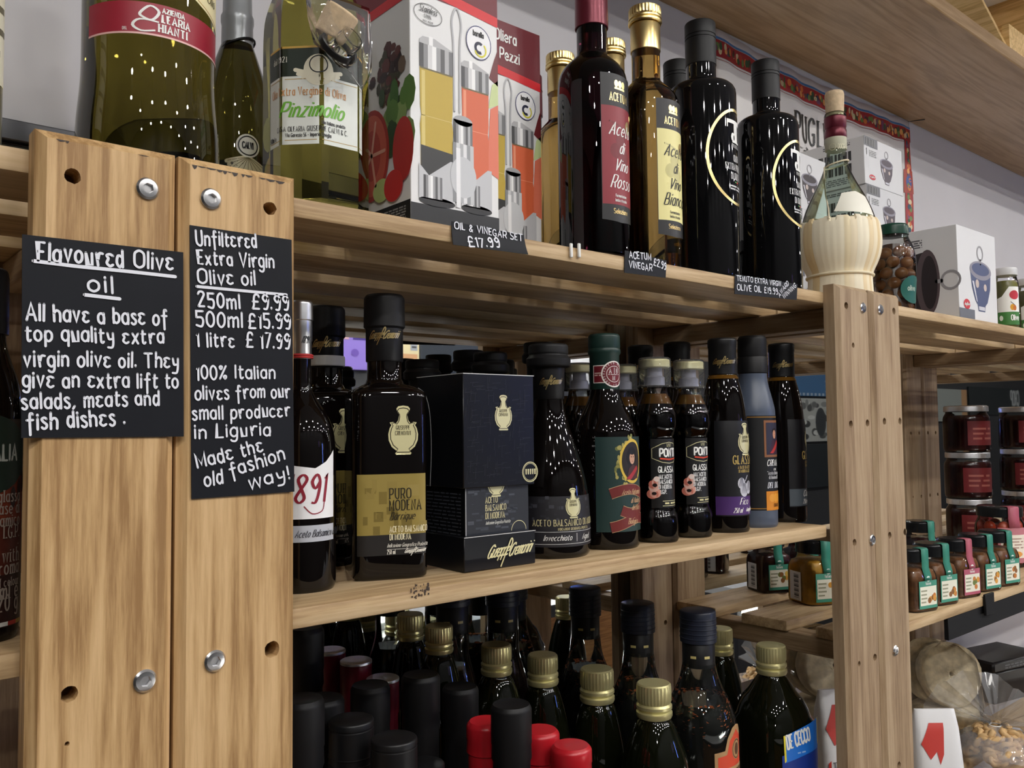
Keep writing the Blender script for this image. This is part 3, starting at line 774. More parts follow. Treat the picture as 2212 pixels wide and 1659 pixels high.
# --- octagonal oil bottle
K8 = ('ngon', 8)
b = Bt('olive_oil_bottle', 'eight-sided olive oil bottle with white and green label', 'bottle', 684, 280, ZT, Y=.553)
R = lambda q: b.r(q)*.945
zs = b.z(55)
pr = rounded([(R(104), 0), (R(114), .004, .003), (R(114), zs-.012, .02), (R(108), zs+.004, .015), (R(60), zs+.045, .02), (R(38), zs+.06, .01), (R(36), zs+.10)])
lathe('glass_body', pr, 'oil_light', b.t, n=64, kind=K8, smooth=20)
lathe('cork_stopper', rounded([(R(40), zs+.1002), (R(42), zs+.102, .001), (R(42), zs+.116, .002), (R(30), zs+.118)]), 'cork', b.t, n=24)
rr = R(114); a0, a1 = b.a(580, 230, rr*1.05), b.a(797, 230, rr*1.02)
zf = lambda v: b.z(v, rr)
p, w, h = patch(pr, zf(312), zf(165), a0, a0+math.radians(128), K8)
p.rect(0, 0, w, h, hexc('dfe3dc')); p.rect(0, h, w, h+.020, hexc('1d2a20')); p.rect(0, h+.0195, w, h+.0210, hexc('c9a24e'), 1)
p.line([(.001, .003), (w-.001, .003)], .0005, hexc('b89b5e'), 1); p.line([(.001, h-.002), (w-.001, h-.002)], .0005, hexc('b89b5e'), 1)
p.text('dal 1921', .006, h+.010, .0038, hexc('d8d8cc'), None, 'serif')
p.text('Olio Extra Vergine di Oliva', .004, h*.72, h*.115, hexc('c98f55'), None, 'serif', wide=.80)
p.text('Pinzimolio', .014, h*.40, h*.22, hexc('6cae35'), h*.035, 'script', wide=.95)
p.text('Olio Italiano, prodotto', .042, h*.29, h*.05, BK, None, 'sans', wide=.7)
p.text('CASA OLEARIA GIUSEPPE CALVI & C.', .011, h*.19, h*.07, BK, None, 'serif', wide=.85); p.text('Via Garessio 56 - Imperia Oneglia', .018, h*.11, h*.052, BK, None, 'sans', wide=.8)
p.text('500ml e', .001, h*.08, h*.07, BK, None, 'sans', wide=.75)
p.oval(.040, h+.004, .010, .011, hexc('e4dfc8'), 2); p.ring(.040, h+.008, .0062, .0062, .0008, BK, 3)
for k in range(9):
    a = math.radians(190+20*k); p.line([(.040, h), (.040+.016*math.cos(a), h+.006+.009*math.sin(a))], .0028, hexc('e4dfc8'), 1)
p.build('paper_label', b.t)
# --- clear pouch with cork and pourer hung on that bottle
pc = onY(726, 85, b.y-rr-.016)
t = thing('pourer_pouch', 'clear plastic pouch with a cork and pourer hanging on the eight-sided bottle', 'pouch', pc)
dp = depth(pc)/F
out = [(-70, 95), (78, 95), (84, 20), (82, -60), (60, -95), (30, -62), (-10, -40), (-50, -25), (-64, 30)]
def bag_sheet(out, puff, name, sgn):
    pts = [(x*dp*1.06, y*dp) for x, y in out]; bm = bmesh.new()
    fc = bm.faces.new([bm.verts.new((x, 0, y)) for x, y in pts]); bmesh.ops.triangulate(bm, faces=[fc])
    for _ in range(3): bmesh.ops.subdivide_edges(bm, edges=bm.edges[:], cuts=1, use_grid_fill=True)
    rg = random.Random(3); cx = sum(p[0] for p in pts)/len(pts); cz = sum(p[1] for p in pts)/len(pts)
    for q in bm.verts:
        e = 1e9
        for (x0, y0), (x1, y1) in zip(pts, pts[1:]+pts[:1]):
            d = Vector((x1-x0, y1-y0)); w_ = Vector((q.co.x-x0, q.co.z-y0)); k = max(0, min(1, w_.dot(d)/d.length_squared)); e = min(e, (w_-d*k).length)
        q.co.y = sgn*puff*min(1, e/.012)**.6+rg.uniform(-.0007, .0007)*(1 if e > .001 else .2)
    me = bpy.data.meshes.new(name); bm.to_mesh(me); bm.free(); return fin(name, me, 'bag_film', t, 70)
bag_sheet(out, .008, 'pouch_front', -1); bag_sheet(out, .006, 'pouch_back', 1)
def place_rot(o, loc, rx, ry): o.location = loc; o.rotation_euler = (rx, ry, 0); return o
place_rot(lathe('cork', rounded([(.0098, -.010), (.0105, -.009, .001), (.0118, .009, .001), (.0108, .010)]), 'cork', t, n=24), (.0, 0, 35*dp), .5, .35)
place_rot(lathe('pourer', rounded([(.0125, -.003), (.0125, .003, .001), (.0085, .006), (.0080, .0135), (.0070, .0135), (.0070, -.003)]), 'clear_glass', t, n=28, close=False), (.003, 0, -20*dp), 1.15, .5)
place_rot(lathe('pourer_ring', rounded([(.0122, -.001), (.0131, 0, .0006), (.0122, .003), (.0105, .003)]), 'black_cap', t, n=28, close=False), (-.001, -.001, -24*dp), 1.0, .3)

# --- oil and vinegar gift boxes
mat('box_white', (0.78, 0.78, 0.78), 0.35, spec=.5); mat('box_black', (0.012, 0.012, 0.014), 0.3)
def grad(p, x0, y0, x1, y1, cols, layer):
    n = len(cols)
    for i, c in enumerate(cols): p.rect(x0+(x1-x0)*i/n, y0, x0+(x1-x0)*(i+1)/n, y1, c, layer)
CHR = [hexc(c) for c in ('4a4a4c', '8c8c8e', 'd9d9da', 'f4f4f4', 'a0a0a2', '5e5e60', 'b4b4b6', '77777a')]
def cruet(p, x0, x1, y0, y1, col, col2, layer=2):
    w = x1-x0; h = y1-y0; cap = .2*h
    grad(p, x0, y1-cap, x1, y1-.05*h, CHR, layer); p.poly([(x0, y1-.05*h), (x1, y1-.05*h), (x1, y1-.045*h), (x0+.45*w, y1), (x0+.1*w, y1-.005*h), (x0, y1-.03*h)], hexc('b9b9bb'), layer)
    p.rect(x0+.28*w, y1-.05*h, x0+.40*w, y1+.005*h, hexc('f4f4f4'), layer+1)
    p.poly([(x0+.03*w, y0), (x1-.03*w, y0), (x1-.03*w, y0+.36*h), (x1-.01*w, y0+.44*h), (x1-.05*w, y0+.50*h), (x1-.02*w, y0+.56*h), (x1-.01*w, y1-cap), (x0+.01*w, y1-cap), (x0+.02*w, y0+.56*h), (x0+.05*w, y0+.50*h), (x0+.01*w, y0+.44*h), (x0+.03*w, y0+.36*h)], col, layer)
    p.rect(x0+.06*w, y0, x0+.16*w, y1-cap*1.1, col2, layer+1); p.line([(x0+.06*w, y0+.50*h), (x1-.06*w, y0+.50*h)], .0005, col2, layer+1); p.rect(x0+.02*w, y1-cap-.0012, x1-.02*w, y1-cap, hexc('6e6446'), layer+1)
def oliera_box(label, x, y):
    w, d, h = .0835, .083, .2235
    t = thing('gift_box', label, 'box', (x, y, ZT+.0004), 0, 'oil and vinegar set boxes')
    box('carton', 0, w, 0, d, 0, h, 'box_white', t, bev=.0006)
    p = Print(Flat((0, 0, 0), (1, 0, 0), (0, 0, 1)), .0002); mm = .001
    p.rect(0, 0, w, 14*mm, hexc('16171a')); p.rect(0, 172*mm, w, h, hexc('6e1020')); p.poly([(0, 176*mm), (w, 168*mm), (w, 176*mm), (0, 184*mm)], hexc('d8202a'), 1)
    p.text('Oliera', w*.5, 205*mm, 10*mm, WH, 1.6*mm, 'sans', 'c'); p.text('5 Pezzi', w*.5, 188*mm, 10*mm, WH, 1.6*mm, 'sans', 'c')
    # salad behind the cruets
    p.poly([(w-.012, .05), (w, .045), (w, .105), (w-.008, .10)], hexc('e0765a'), 1); p.poly([(w-.01, .10), (w, .105), (w, .125), (w-.006, .12)], hexc('c9d79a'), 1); p.poly([(w-.009, .125), (w, .12), (w, .15), (w-.004, .14)], hexc('6b2226'), 1)
    cruet(p, 8*mm, 39*mm, 20*mm, 141*mm, hexc('c2a63c'), hexc('dcc878')); p.poly([(9*mm, 20*mm), (38*mm, 20*mm), (38*mm, 56*mm), (9*mm, 58*mm)], hexc('2c2c2c'), 4)
    cruet(p, 47*mm, 74*mm, 24*mm, 133*mm, hexc('d9663f'), hexc('ee9a78'))
    # chrome stand
    for a, c in ((7, 40), (46, 76)):
        p.poly([(a*mm, 44*mm), ((a+9)*mm, 36*mm), ((c-4)*mm, 50*mm), (c*mm, 50*mm), (c*mm, 18*mm), (a*mm, 18*mm)], hexc('c4c5c8'), 5)
        grad(p, a*mm+.004, 19*mm, c*mm-.012, 36*mm, CHR, 6); p.oval((a+c)/2*mm, 17*mm, (c-a)/2*mm, 3.5*mm, hexc('202022'), 5)
    p.line(_spl([(40*mm, 90*mm), (39.5*mm, 140*mm), (38*mm, 160*mm), (42.5*mm, 171*mm), (47*mm, 160*mm), (45.5*mm, 140*mm), (45*mm, 90*mm)], False), 1.5*mm, hexc('b9babd'), 6)
    # salt shaker
    grad(p, 38*mm, 20*mm, 58*mm, 66*mm, [hexc(c) for c in ('8f9194', 'd7d8da', 'b3b5b8', 'e6e6e8', '9a9c9f', 'c8cacc')], 7); grad(p, 39*mm, 66*mm, 57*mm, 84*mm, CHR, 7); p.oval(48*mm, 84*mm, 9*mm, 4*mm, hexc('a8a9ab'), 7); p.oval(48*mm, 40*mm, 12.5*mm, 16*mm, hexc('c9cbce'), 8)
    p.rect(41*mm, 16*mm, 45*mm, 62*mm, hexc('f0f0f2'), 9)
    # round brand badge and steel mark
    p.oval(64*mm, 150*mm, 12.5*mm, 13.5*mm, hexc('f4f4f6'), 5); p.ring(64*mm, 150*mm, 12.5*mm, 13.5*mm, .7*mm, hexc('28306a'), 6)
    p.text('borella', 64*mm, 155*mm, 4*mm, BK, .9*mm, 'sans', 'c', wide=.85, layer=7)
    p.ring(64.5*mm, 146*mm, 5*mm, 5*mm, 2.4*mm, hexc('1c1f3c'), 7, 20, 50, 300); p.ring(65.5*mm, 145*mm, 6.2*mm, 6.2*mm, 1.3*mm, hexc('e3da38'), 8, 20, 200, 410)
    p.ring(16*mm, 158*mm, 13*mm, 8*mm, .5*mm, hexc('555555'), 5); p.text('Stainless', 16*mm, 159*mm, 5*mm, BK, None, 'script', 'c', layer=6, wide=.8); p.text('STEEL', 16*mm, 155*mm, 2.4*mm, BK, None, 'sans', 'c', layer=6)
    p.text('RUST PROOF', 16*mm, 151.5*mm, 1.5*mm, BK, None, 'sans', 'c', layer=6)
    p.build('front_print', t)
    q = Print(Flat((0, d, 0), (0, -1, 0), (0, 0, 1)), .0002)
    q.rect(0, 0, d, 16*mm, hexc('16171a')); q.lines(.03, .003, d-.006, .013, 5, hexc('8a8a8a'), 1, 4); q.poly([(0, .172), (d, .172), (d, h), (0, h)], hexc('7c1626')); q.rect(0, .168, d, .176, hexc('d8202a'), 1)
    rg = random.Random(9)
    for k in range(46):
        a = rg.uniform(0, 6.28); rr = rg.uniform(.004, .022); q.oval(.052+rr*math.cos(a), .118+rr*1.1*math.sin(a), rg.uniform(.003, .007), rg.uniform(.003, .007), hexc(rg.choice(['4a2022', '5e2d2a', '2e1a1c', '6d5a4a', '3b3a28'])), 1+k*.1, 7)
    for k in range(22): q.oval(rg.uniform(.045, d), rg.uniform(.06, .105), rg.uniform(.004, .010), rg.uniform(.006, .014), hexc(rg.choice(['3f6a2e', '2c4a25', '58803a', '7f9a5a'])), 6+k*.1, 9)
    q.oval(.030, .060, .026, .036, hexc('a8281e'), 9, 28); q.oval(.030, .060, .0225, .032, hexc('cc5a44'), 10, 28); q.oval(.031, .060, .013, .020, hexc('b83a2a'), 11, 20)
    for k in range(5): a = k*1.256; q.line([(.031, .060), (.031+.019*math.cos(a), .060+.026*math.sin(a))], .0028, hexc('e0a08a'), 12)
    q.oval(.075, .055, .014, .024, hexc('b5282a'), 11); q.oval(.062, .030, .013, .012, hexc('c62b2c'), 13); q.oval(.045, .030, .012, .009, hexc('b9c77a'), 12)
    q.build('side_print', t)
    return t
pb = onY(887, 440, .516); oliera_box('oil and vinegar set carton standing beside the eight-sided oil bottle', pb.x, .516)
pb = onY(1168, 300, .592); oliera_box('oil and vinegar set carton set back beside the red vinegar', pb.x-.0835, .592)

# --- vinegar bottles: red, white
GOLDI = hexc('c9ad62')
def vinegar(label, u, v, Y, kind, rz=0.0, rot=0.0, r=.0330):
    b = Bt('vinegar_bottle', label, 'bottle', u, v, ZT, Y=Y, rz=rz, group='slim vinegar bottles')
    nr = .0143; zsh, zn, ztop = .168, .222, .272       # shoulder, neck, top
    pr = rounded([(r*.92, 0), (r, .004, .002), (r, zsh, .012), (r*.90, zsh+.013, .010), (nr*1.3, zsh+.0235, .006), (nr, zsh+.028, .003), (nr, ztop-.030)])
    lathe('glass_body', pr, 'wine_red' if kind == 'red' else 'wine_white', b.t, n=48)
    if kind == 'red': capsule('capsule', nr+.0014, nr+.001, zn, ztop, 'red_capsule', b.t, [(.62, .0004)])
    else:
        capsule('sleeve', nr+.0008, nr+.0008, zn+.0045, ztop-.017, 'gold', b.t)
        screwcap('cap', nr+.0022, ztop-.0169, ztop, 'gold', b.t)
    hw = math.radians(36); z0, z1 = .036, .138
    p, w, h = patch(r, z0, z1, -hw+rot, hw+rot)
    p.poly([(0, -.002), (w/2, -.004), (w, -.002), (w, h+.030), (0, h+.030)], hexc('17161a'), 0)
    fill = hexc('8c1c2c') if kind == 'red' else hexc('f0e7a0'); tc = WH if kind == 'red' else BK
    p.rect(.0005, .012, w-.0005, h, fill, 1)
    for a, c in ((.35, .0), (.5, .01), (.62, -.004)): p.oval(w*a, h*.6+c, .006, .007, tuple(x*.72 for x in fill), 2, 14)
    p.line([(w*.2, h*.86), (w*.55, h*.82), (w*.7, h*.7)], .0016, tuple(x*.72 for x in fill), 2); p.oval(w*.80, h*.84, .0052, .0062, 'gold', 3, 16)
    for i, s_ in enumerate(('Aceto', 'di', 'Vino', 'Rosso' if kind == 'red' else 'Bianco')):
        p.text(s_, w*.54, h*(.74-.158*i), .0108 if i % 3 else .0118, tc, .0013, 'script', 'c', wide=.88, layer=4)
    p.text('Fermentazione', w*.5, .019, .0026, tc, None, 'sans', 'c', wide=.8, layer=4); p.text('lenta a truciolo', w*.5, .0148, .0026, tc, None, 'sans', 'c', wide=.8, layer=4)
    p.text('Selezione', w*.5, .004, .0042, 'gold', None, 'sans', 'c', layer=2)
    p.text('ACETUM', w*.5, h+.005, .0072, 'gold', .0009, 'serif', 'c', layer=2, wide=.82)
    p.poly([(w*.34, h+.016), (w*.66, h+.016), (w*.66, h+.0178), (w*.34, h+.0178)], 'gold', 2)
    for k in (.39, .5, .61): p.oval(w*k, h+.0212, .0024, .0034, 'gold', 2, 10)
    p.build('label', b.t)
    return b
vinegar('dark red wine vinegar bottle with crimson capsule and red label', 1282, 330, .549, 'red', rot=math.radians(2))
vinegar('white wine vinegar bottle with gold cap and pale yellow label', 1399, 350, .557, 'white', rot=math.radians(2))
vinegar('dark red vinegar bottle half hidden between the cartons and a gold cap', 1146, 380, .756, 'red', rot=math.radians(14))
vinegar('white vinegar bottle standing behind the dark red vinegar', 1213, 330, .690, 'white', r=.0303)
vinegar('white vinegar bottle showing only its gold cap between red and white vinegar', 1322, 300, .632, 'white', r=.0303)
# --- tall black oil bottles with gold ring
def tall_oil(label, u, v, Y, rz):
    b = Bt('olive_oil_bottle', label, 'bottle', u, v, ZT, Y=Y, rz=rz, group='tall black oil bottles')
    r, nr = .0362, .0158
    pr = rounded([(r*.94, 0), (r, .003, .002), (r, .209, .009), (nr*1.02, .216, .003), (nr, .222), (nr, .2335)])
    lathe('glass_body', pr, 'black_glass', b.t, n=56)
    capsule('cap', nr+.0006, nr+.0006, .2336, .281, 'black_cap_matte', b.t, [(.60, -.0006), (.68, -.0006)])
    p = Print(Round(r, .128, 0), .0002)
    p.ring(0, 0, .0395, .051, .0030, 'gold', 2, 64)
    p.rect(-.0155, .0345, .0155, .0385, WH, 3); p.rect(-.0155, .030, -.0140, .036, WH, 3); p.rect(.0140, .030, .0155, .036, WH, 3); p.rect(-.0042, .016, .0042, .036, WH, 3.4); p.rect(-.0075, .0145, .0075, .0165, WH, 3.8); p.oval(-.0065, .020, .0032, .0048, WH, 6, 10); p.oval(-.0045, .0195, .0012, .003, BK, 7, 8)
    p.text('TENUTA', 0, .0095, .0034, WH, None, 'serif', 'c')
    for i, s_ in enumerate(('OLIO', 'EXTRAVERGINE', 'DI OLIVA')): p.text(s_, 0, -.005-.0095*i, .0066, hexc('d6d6d6'), .0008, 'serif', 'c', wide=.74)
    p.lines(-.012, -.036, .012, -.030, 2, hexc('c8c8c8'), 3, 5); p.rect(-.004, -.0275, 0, -.026, hexc('2f7d3a'), 3); p.rect(0, -.0275, .004, -.026, hexc('c83030'), 3)
    p.build('ring_label', b.t)
tall_oil('tall black oil bottle with gold ring label beside the white vinegar', 1518, 330, .553, math.radians(14))
tall_oil('tall black oil bottle with gold ring label beside the straw flask', 1659, 380, .565, math.radians(12))
tall_oil('tall black oil bottle set back so only its black cap shows', 1464, 230, .632, math.radians(14))

# --- tea towel pinned on the wall
def towel_fn(x, y): return (x, -.004-.0025*math.sin(x*38)*(.4+.6*min(1, -y/.15))-.0015*math.sin(x*90+y*20), y-.010*math.sin(min(1, max(0, x/.66))*math.pi))
ta = onY(1540, 70, YW-.004); tb = onY(1962, 264, YW-.004)
t = thing('tea_towel', 'white printed tea towel with a red fruit border pinned on the wall', 'towel', (ta.x, YW-.002, tb.z))
tw_ = tb.x-ta.x; th_ = .37; n, m_ = 44, 20; v, f = [], []
for j in range(m_+1):
    for i in range(n+1): v.append(towel_fn(tw_*i/n, -th_*j/m_))
for j in range(m_):
    for i in range(n): a = j*(n+1)+i; f.append((a, a+n+1, a+n+2, a+1))
mat('cloth', (0.74, 0.72, 0.70), 0.9, bump=.3, bscale=900)
o = mk('cloth', v, f, 'cloth', t, 60); sm = o.modifiers.new('t', 'SOLIDIFY'); sm.thickness = .0006
p = Print(Warp(towel_fn, .012), .0012)
def band(x0, y0, x1, y1):
    p.rect(x0, y0, x1, y1, hexc('a3262a')); L = max(x1-x0, y1-y0); rg = random.Random(5); n = int(L/.011)
    for k in range(n):
        s_ = (k+.5)/n; hz = (x1-x0) > (y1-y0); cx = x0+(x1-x0)*(s_ if hz else .5); cy = y0+(y1-y0)*(.5 if hz else s_)
        for q in range(3): p.oval(cx+rg.uniform(-.004, .004), cy+rg.uniform(-.006, .006), rg.uniform(.003, .006), rg.uniform(.004, .007), hexc(rg.choice(['d8783a', 'e8a860', '3b5a3a', '7a4a6a', 'b8452c', '274a5e', 'd9c9a0', '5b2a24', '6f8a4a'])), 1+q, 9)
band(0, -.046, tw_, -.018); band(tw_-.030, -th_, tw_-.004, -.046)
p.rect(0, -.017, tw_, -.013, hexc('4a78a8')); p.line([(0, -.050), (tw_-.034, -.050)], .001, hexc('8a3030'), 2)
xp = onY(1722, 265, YW-.004).x-ta.x
p.text('PUGLIA', xp-.012, -.122, .047, BK, .0052, 'serif', 'l', wide=.85)
rg = random.Random(2)
for k in range(70): x = rg.uniform(xp-.02, xp+.14); y = rg.uniform(-.24, -.13); p.line([(x, y), (x+rg.uniform(.004, .014), y+rg.uniform(-.003, .003))], rg.uniform(.001, .0025), hexc(rg.choice(['222222', '444444', '3a4f78', '6a6a6a'])), 2)
for k, c in enumerate(('2f5fb0', '3e6a4a', 'c86a30', '2a4f80', 'a83a2a')):
    x = xp+.20+.052*k; p.rect(x, -.135-.006*k, x+.034, -.085-.006*k, hexc(c), 2); p.oval(x+.017, -.110-.006*k, .010, .014, hexc(rg.choice(['e0a040', 'd8d0a0', '405a9a'])), 3, 12)
p.line([(xp-.03, -.27), (tw_-.04, -.27)], .001, hexc('8a3030'), 2)
p.build('printed_pattern', t)
nl = onY(1962, 262, YW-.002); o = tube('wall_nail', [nl+Vector((0, .0018, 0)), nl+Vector((.012, -.03, -.002))], .0011, 'steel_dark', None, 6); tag(o, 'dark nail sticking out of the wall at the towel corner', 'nail')

# --- cartons of glass sugar bowls
mat('carton_white', (0.72, 0.72, 0.73), 0.5)
def bowl_pic(p, cx, cy, s, turn=0.0, c1='4a4650', c2='8f8c98', layer=1):
    def T(x, y): return (cx+s*(x*math.cos(turn)-y*math.sin(turn)), cy+s*(x*math.sin(turn)+y*math.cos(turn)))
    p.poly([T(x, y) for x, y in ((-.40, .14), (.40, .14), (.36, -.14), (.24, -.36), (.15, -.42), (.13, -.52), (-.13, -.52), (-.15, -.42), (-.24, -.36), (-.36, -.14))], hexc(c1), layer)
    p.poly([T(.42*math.cos(k*.2244), .14+.15*math.sin(k*.2244)) for k in range(28)], hexc(c2), layer+1); p.poly([T(.34*math.cos(k*.2244), .16+.10*math.sin(k*.2244)) for k in range(28)], hexc(c1), layer+2)
    for x, y, r in ((-.15, -.08, .07), (.16, -.12, .06)): p.poly([T(x+r*math.cos(k*.628), y+r*math.sin(k*.628)) for k in range(10)], hexc('c8b8b0'), layer+2)
    p.poly([T(x, y) for x, y in ((-.34, -.05), (-.28, -.05), (-.16, -.38), (-.20, -.36))], hexc('d8d8de'), layer+2); p.poly([T(x, y) for x, y in ((-.12, -.44), (.12, -.44), (.12, -.50), (-.12, -.50))], hexc('c8c8d0'), layer+2)
    ring = [T(.11*math.cos(k*.3142), .42+.11*math.sin(k*.3142)) for k in range(20)]; p.line(ring, s*.03, hexc('9a989c'), layer+2, True); p.line([T(0, .31), T(0, .25)], s*.05, hexc('9a989c'), layer+2)
def carton(label, x, y, w, d, h, z, c1, rz=0.0, side='turn', big=False, cat='box'):
    t = thing('sugar_bowl_carton', label, cat, (x, y, z), rz, 'white sugar bowl cartons')
    box('carton', 0, w, 0, d, 0, h, 'carton_white', t, bev=.0007)
    p = Print(Flat((0, 0, 0), (1, 0, 0), (0, 0, 1)), .0002)
    bowl_pic(p, w*.57, h*.47, min(w, h)*.68, 0, c1); p.oval(w*.19, h*.17, w*.08, h*.055, hexc('c8303c'), 2, 20); p.scribble(w*.13, h*.15, w*.12, h*.04, WH, w*.008, 3, 8)
    if big: p.rect(w*.0, 0, w*.38, h*.12, hexc('6a6e78'), 2)
    else: p.rect(w*.0, h*.80, w*.34, h, hexc('77787c'), 2); grad(p, w*.03, h*.83, w*.27, h*.97, [hexc(c) for c in '33 99 33 88 22 99 44 88 33 99 44 88'.split() for c in [c*3]], 3); p.text('1', w*.05, h*.62, h*.13, BK, None, 'sans', 'l', layer=3); p.lines(w*.12, h*.6, w*.30, h*.74, 4, hexc('999999'), 3)
    p.build('front_print', t)
    q = Print(Flat((0, d, 0), (0, -1, 0), (0, 0, 1)), .0002)
    if side == 'turn': bowl_pic(q, d*.52, h*.42, h*.85, -math.pi/2, '241c20', '55484c'); q.lines(d*.15, h*.80, d*.6, h*.90, 4, hexc('55555a'), 2)
    else:
        for r_ in range(2):
            for k in range(12): q.rect(d*(.22+.05*k), h*(.28+.26*r_), d*(.22+.05*k)+d*(.02+.012*((k*7) % 3)), h*(.48+.26*r_), hexc('2a2a2c'), 2)
        q.lines(d*.4, h*.86, d*.8, h*.94, 2, hexc('55555a'), 2); q.lines(d*.25, h*.06, d*.8, h*.22, 4, hexc('77777a'), 2)
    q.build('side_print', t)
    return t
pb = onY(2070, 600, .520); pr_ = onY(2152, 600, .520)
carton('large white carton with a blue glass sugar bowl picture beside the olive jar', pb.x, .520, pr_.x-pb.x, .125, .139, ZT+.0004, '4a5478', big=True)
ya = .665; pb = onY(1870, 350, ya); pr_ = onY(1951, 370, ya); ztop = zpx(pb.x, ya, 292); hh = (ztop-ZT-.0004)/4
for k in range(4):
    carton(['lowest white carton of the stack behind the olive jar', 'second white carton from the shelf in the stack behind the olive jar', 'white sugar bowl carton under the topmost one of its stack', 'topmost white sugar bowl carton of the stack under the towel'][k],
           pb.x-.004*(k % 2), ya, pr_.x-pb.x, .118, hh-.0004, ZT+.0004+hh*k, '5a5058', side='bars')
xb = onY(1738, 400, .68).x-.05; ztop = zpx(xb+.05, .68, 330); hh = (ztop-ZT-.0004)/3
for k in range(3):
    carton(['lowest white carton of the stack behind the straw flask', 'middle white carton of the stack behind the straw flask', 'top white carton of the stack behind the straw flask'][k], xb, .68, .12, .11, hh-.0004, ZT+.0004+hh*k, '33282c', rz=math.radians(-2+2*k))

# --- straw covered flask
mat('straw', (0.72, 0.56, 0.33), 0.7, var=.12, vscale=60, bump=.3, bscale=120); mat('straw_cord', (0.80, 0.70, 0.50), 0.7)
b = Bt('straw_flask', 'round glass wine flask in a pale straw jacket with cork', 'flask', 1812, 530, ZT, Y=.567)
R = b.r; Z = b.z
gp = rounded([(R(60), .012), (R(62), Z(600), .006), (R(82), Z(560), .01), (R(88), Z(525), .01), (R(85), Z(490), .02), (R(70), Z(445), .02), (R(36), Z(385), .015), (R(23), Z(350), .01), (R(21), Z(330)), (R(21), Z(262)), (R(25), Z(258)), (R(25), Z(250), .001), (R(22), Z(246))])
lathe('glass_body', gp, 'green_film', b.t, n=56)
lathe('capsule', rounded([(R(23), Z(303)), (R(25), Z(300)), (R(25), Z(285)), (R(23), Z(280)), (R(25), Z(276)), (R(25.5), Z(256), .001), (R(23), Z(254))]), 'red_capsule', b.t, n=32)
lathe('neck_band', [(R(24), Z(326)), (R(24.6), Z(325)), (R(24.6), Z(300)), (R(24), Z(299))], mat('band_paper', (.50, .49, .36), .6), b.t, n=32)
p = Print(Round(R(24.6), Z(318, R(24)), -b.bear), .0002); p.ring(-.004, .001, .0045, .0045, .0006, hexc('d8d4b8'), 1); p.text('DOCG', .0025, -.002, .006, hexc('e0dcc0'), None, 'sans', 'l', wide=.6); p.build('band_print', b.t)
lathe('cork', rounded([(R(19), Z(252)), (R(20.5), Z(240)), (R(22), Z(206), .001), (R(20), Z(200))]), 'cork', b.t, n=28)
nst = 40; sp = rounded([(R(66), 0), (R(74), .003), (R(70), Z(597), .008), (R(90), Z(560), .02), (R(95), Z(525), .02), (R(91), Z(492)), (R(86), Z(484)), (R(83), Z(483)), (R(20), Z(480))])
v, f = [], []; N = nst*4
for r_, z_ in sp:
    for k in range(N):
        a = 2*math.pi*k/N; j = k % 4; q = r_*(1+(.0022 if j in (1, 2) else -.0022)) if z_ > .004 else r_; zz = z_+(.0016*math.sin(k//4*2.3) if z_ > Z(500) else 0); v.append((q*math.sin(a), -q*math.cos(a), zz))
for i in range(len(sp)-1):
    for k in range(N): f.append((i*N+k, i*N+(k+1) % N, (i+1)*N+(k+1) % N, (i+1)*N+k))
f.append(tuple(range(N-1, -1, -1)))
o = mk('straw_jacket', v, f, 'straw', b.t, 25)
tn = [hexc(c) for c in ('efdfba', 'e4cc9c', 'f4ead0', 'e9d4aa', 'f1e2c2', 'f4ead0')]
rg = random.Random(4); nP = (N//4); me = o.data; ca = me.color_attributes.new('Col', 'FLOAT_COLOR', 'CORNER'); shade = [rg.choice(tn) for _ in range(nP)]
li = 0; cols = []
for pl in me.polygons:
    k = (pl.index % N)//4 if pl.index < (len(sp)-1)*N else 0
    for _ in range(pl.loop_total): cols += [*shade[k], 1.0]
ca.data.foreach_set('color', cols); me.materials.clear(); mi, nt_, bs_ = nodes('straw_ink'); at = nt_.nodes.new('ShaderNodeAttribute'); at.attribute_name = 'Col'; nt_.links.new(at.outputs['Color'], bs_.inputs['Base Color']); bs_.inputs['Roughness'].default_value = .65; me.materials.append(mi)
tube('foot_cord', [(R(73)*math.sin(k/32*6.2832), -R(73)*math.cos(k/32*6.2832), Z(599)) for k in range(32)], .0018, 'straw_cord', b.t, 8, True)
tube('neck_cord', [(R(27)*math.sin(k/24*6.2832), -R(27)*math.cos(k/24*6.2832), Z(356)+.004*math.sin(k/24*6.2832+.8)) for k in range(24)], .0011, 'straw_cord', b.t, 6, True)
ac = -b.bear-.25
tube('hanging_cord', [(q*math.sin(ac+d_), -q*math.cos(ac+d_), z_) for q, d_, z_ in ((R(29), -.9, Z(362)), (R(40), -.5, Z(395)), (R(58), -.2, Z(430)), (R(80), .0, Z(465)), (R(94), .05, Z(490)))], .0010, 'straw_cord', b.t, 6)
p = Print(Round(gp, Z(440, R(60)), b.a(1842, 440, R(75)), None, .004, .004), .0004); p.poly([(-.022, -.012), (.03, -.016), (.028, .010), (.010, .016), (-.012, .013)], hexc('f4f1e2'), 1); p.build('paper_label', b.t)

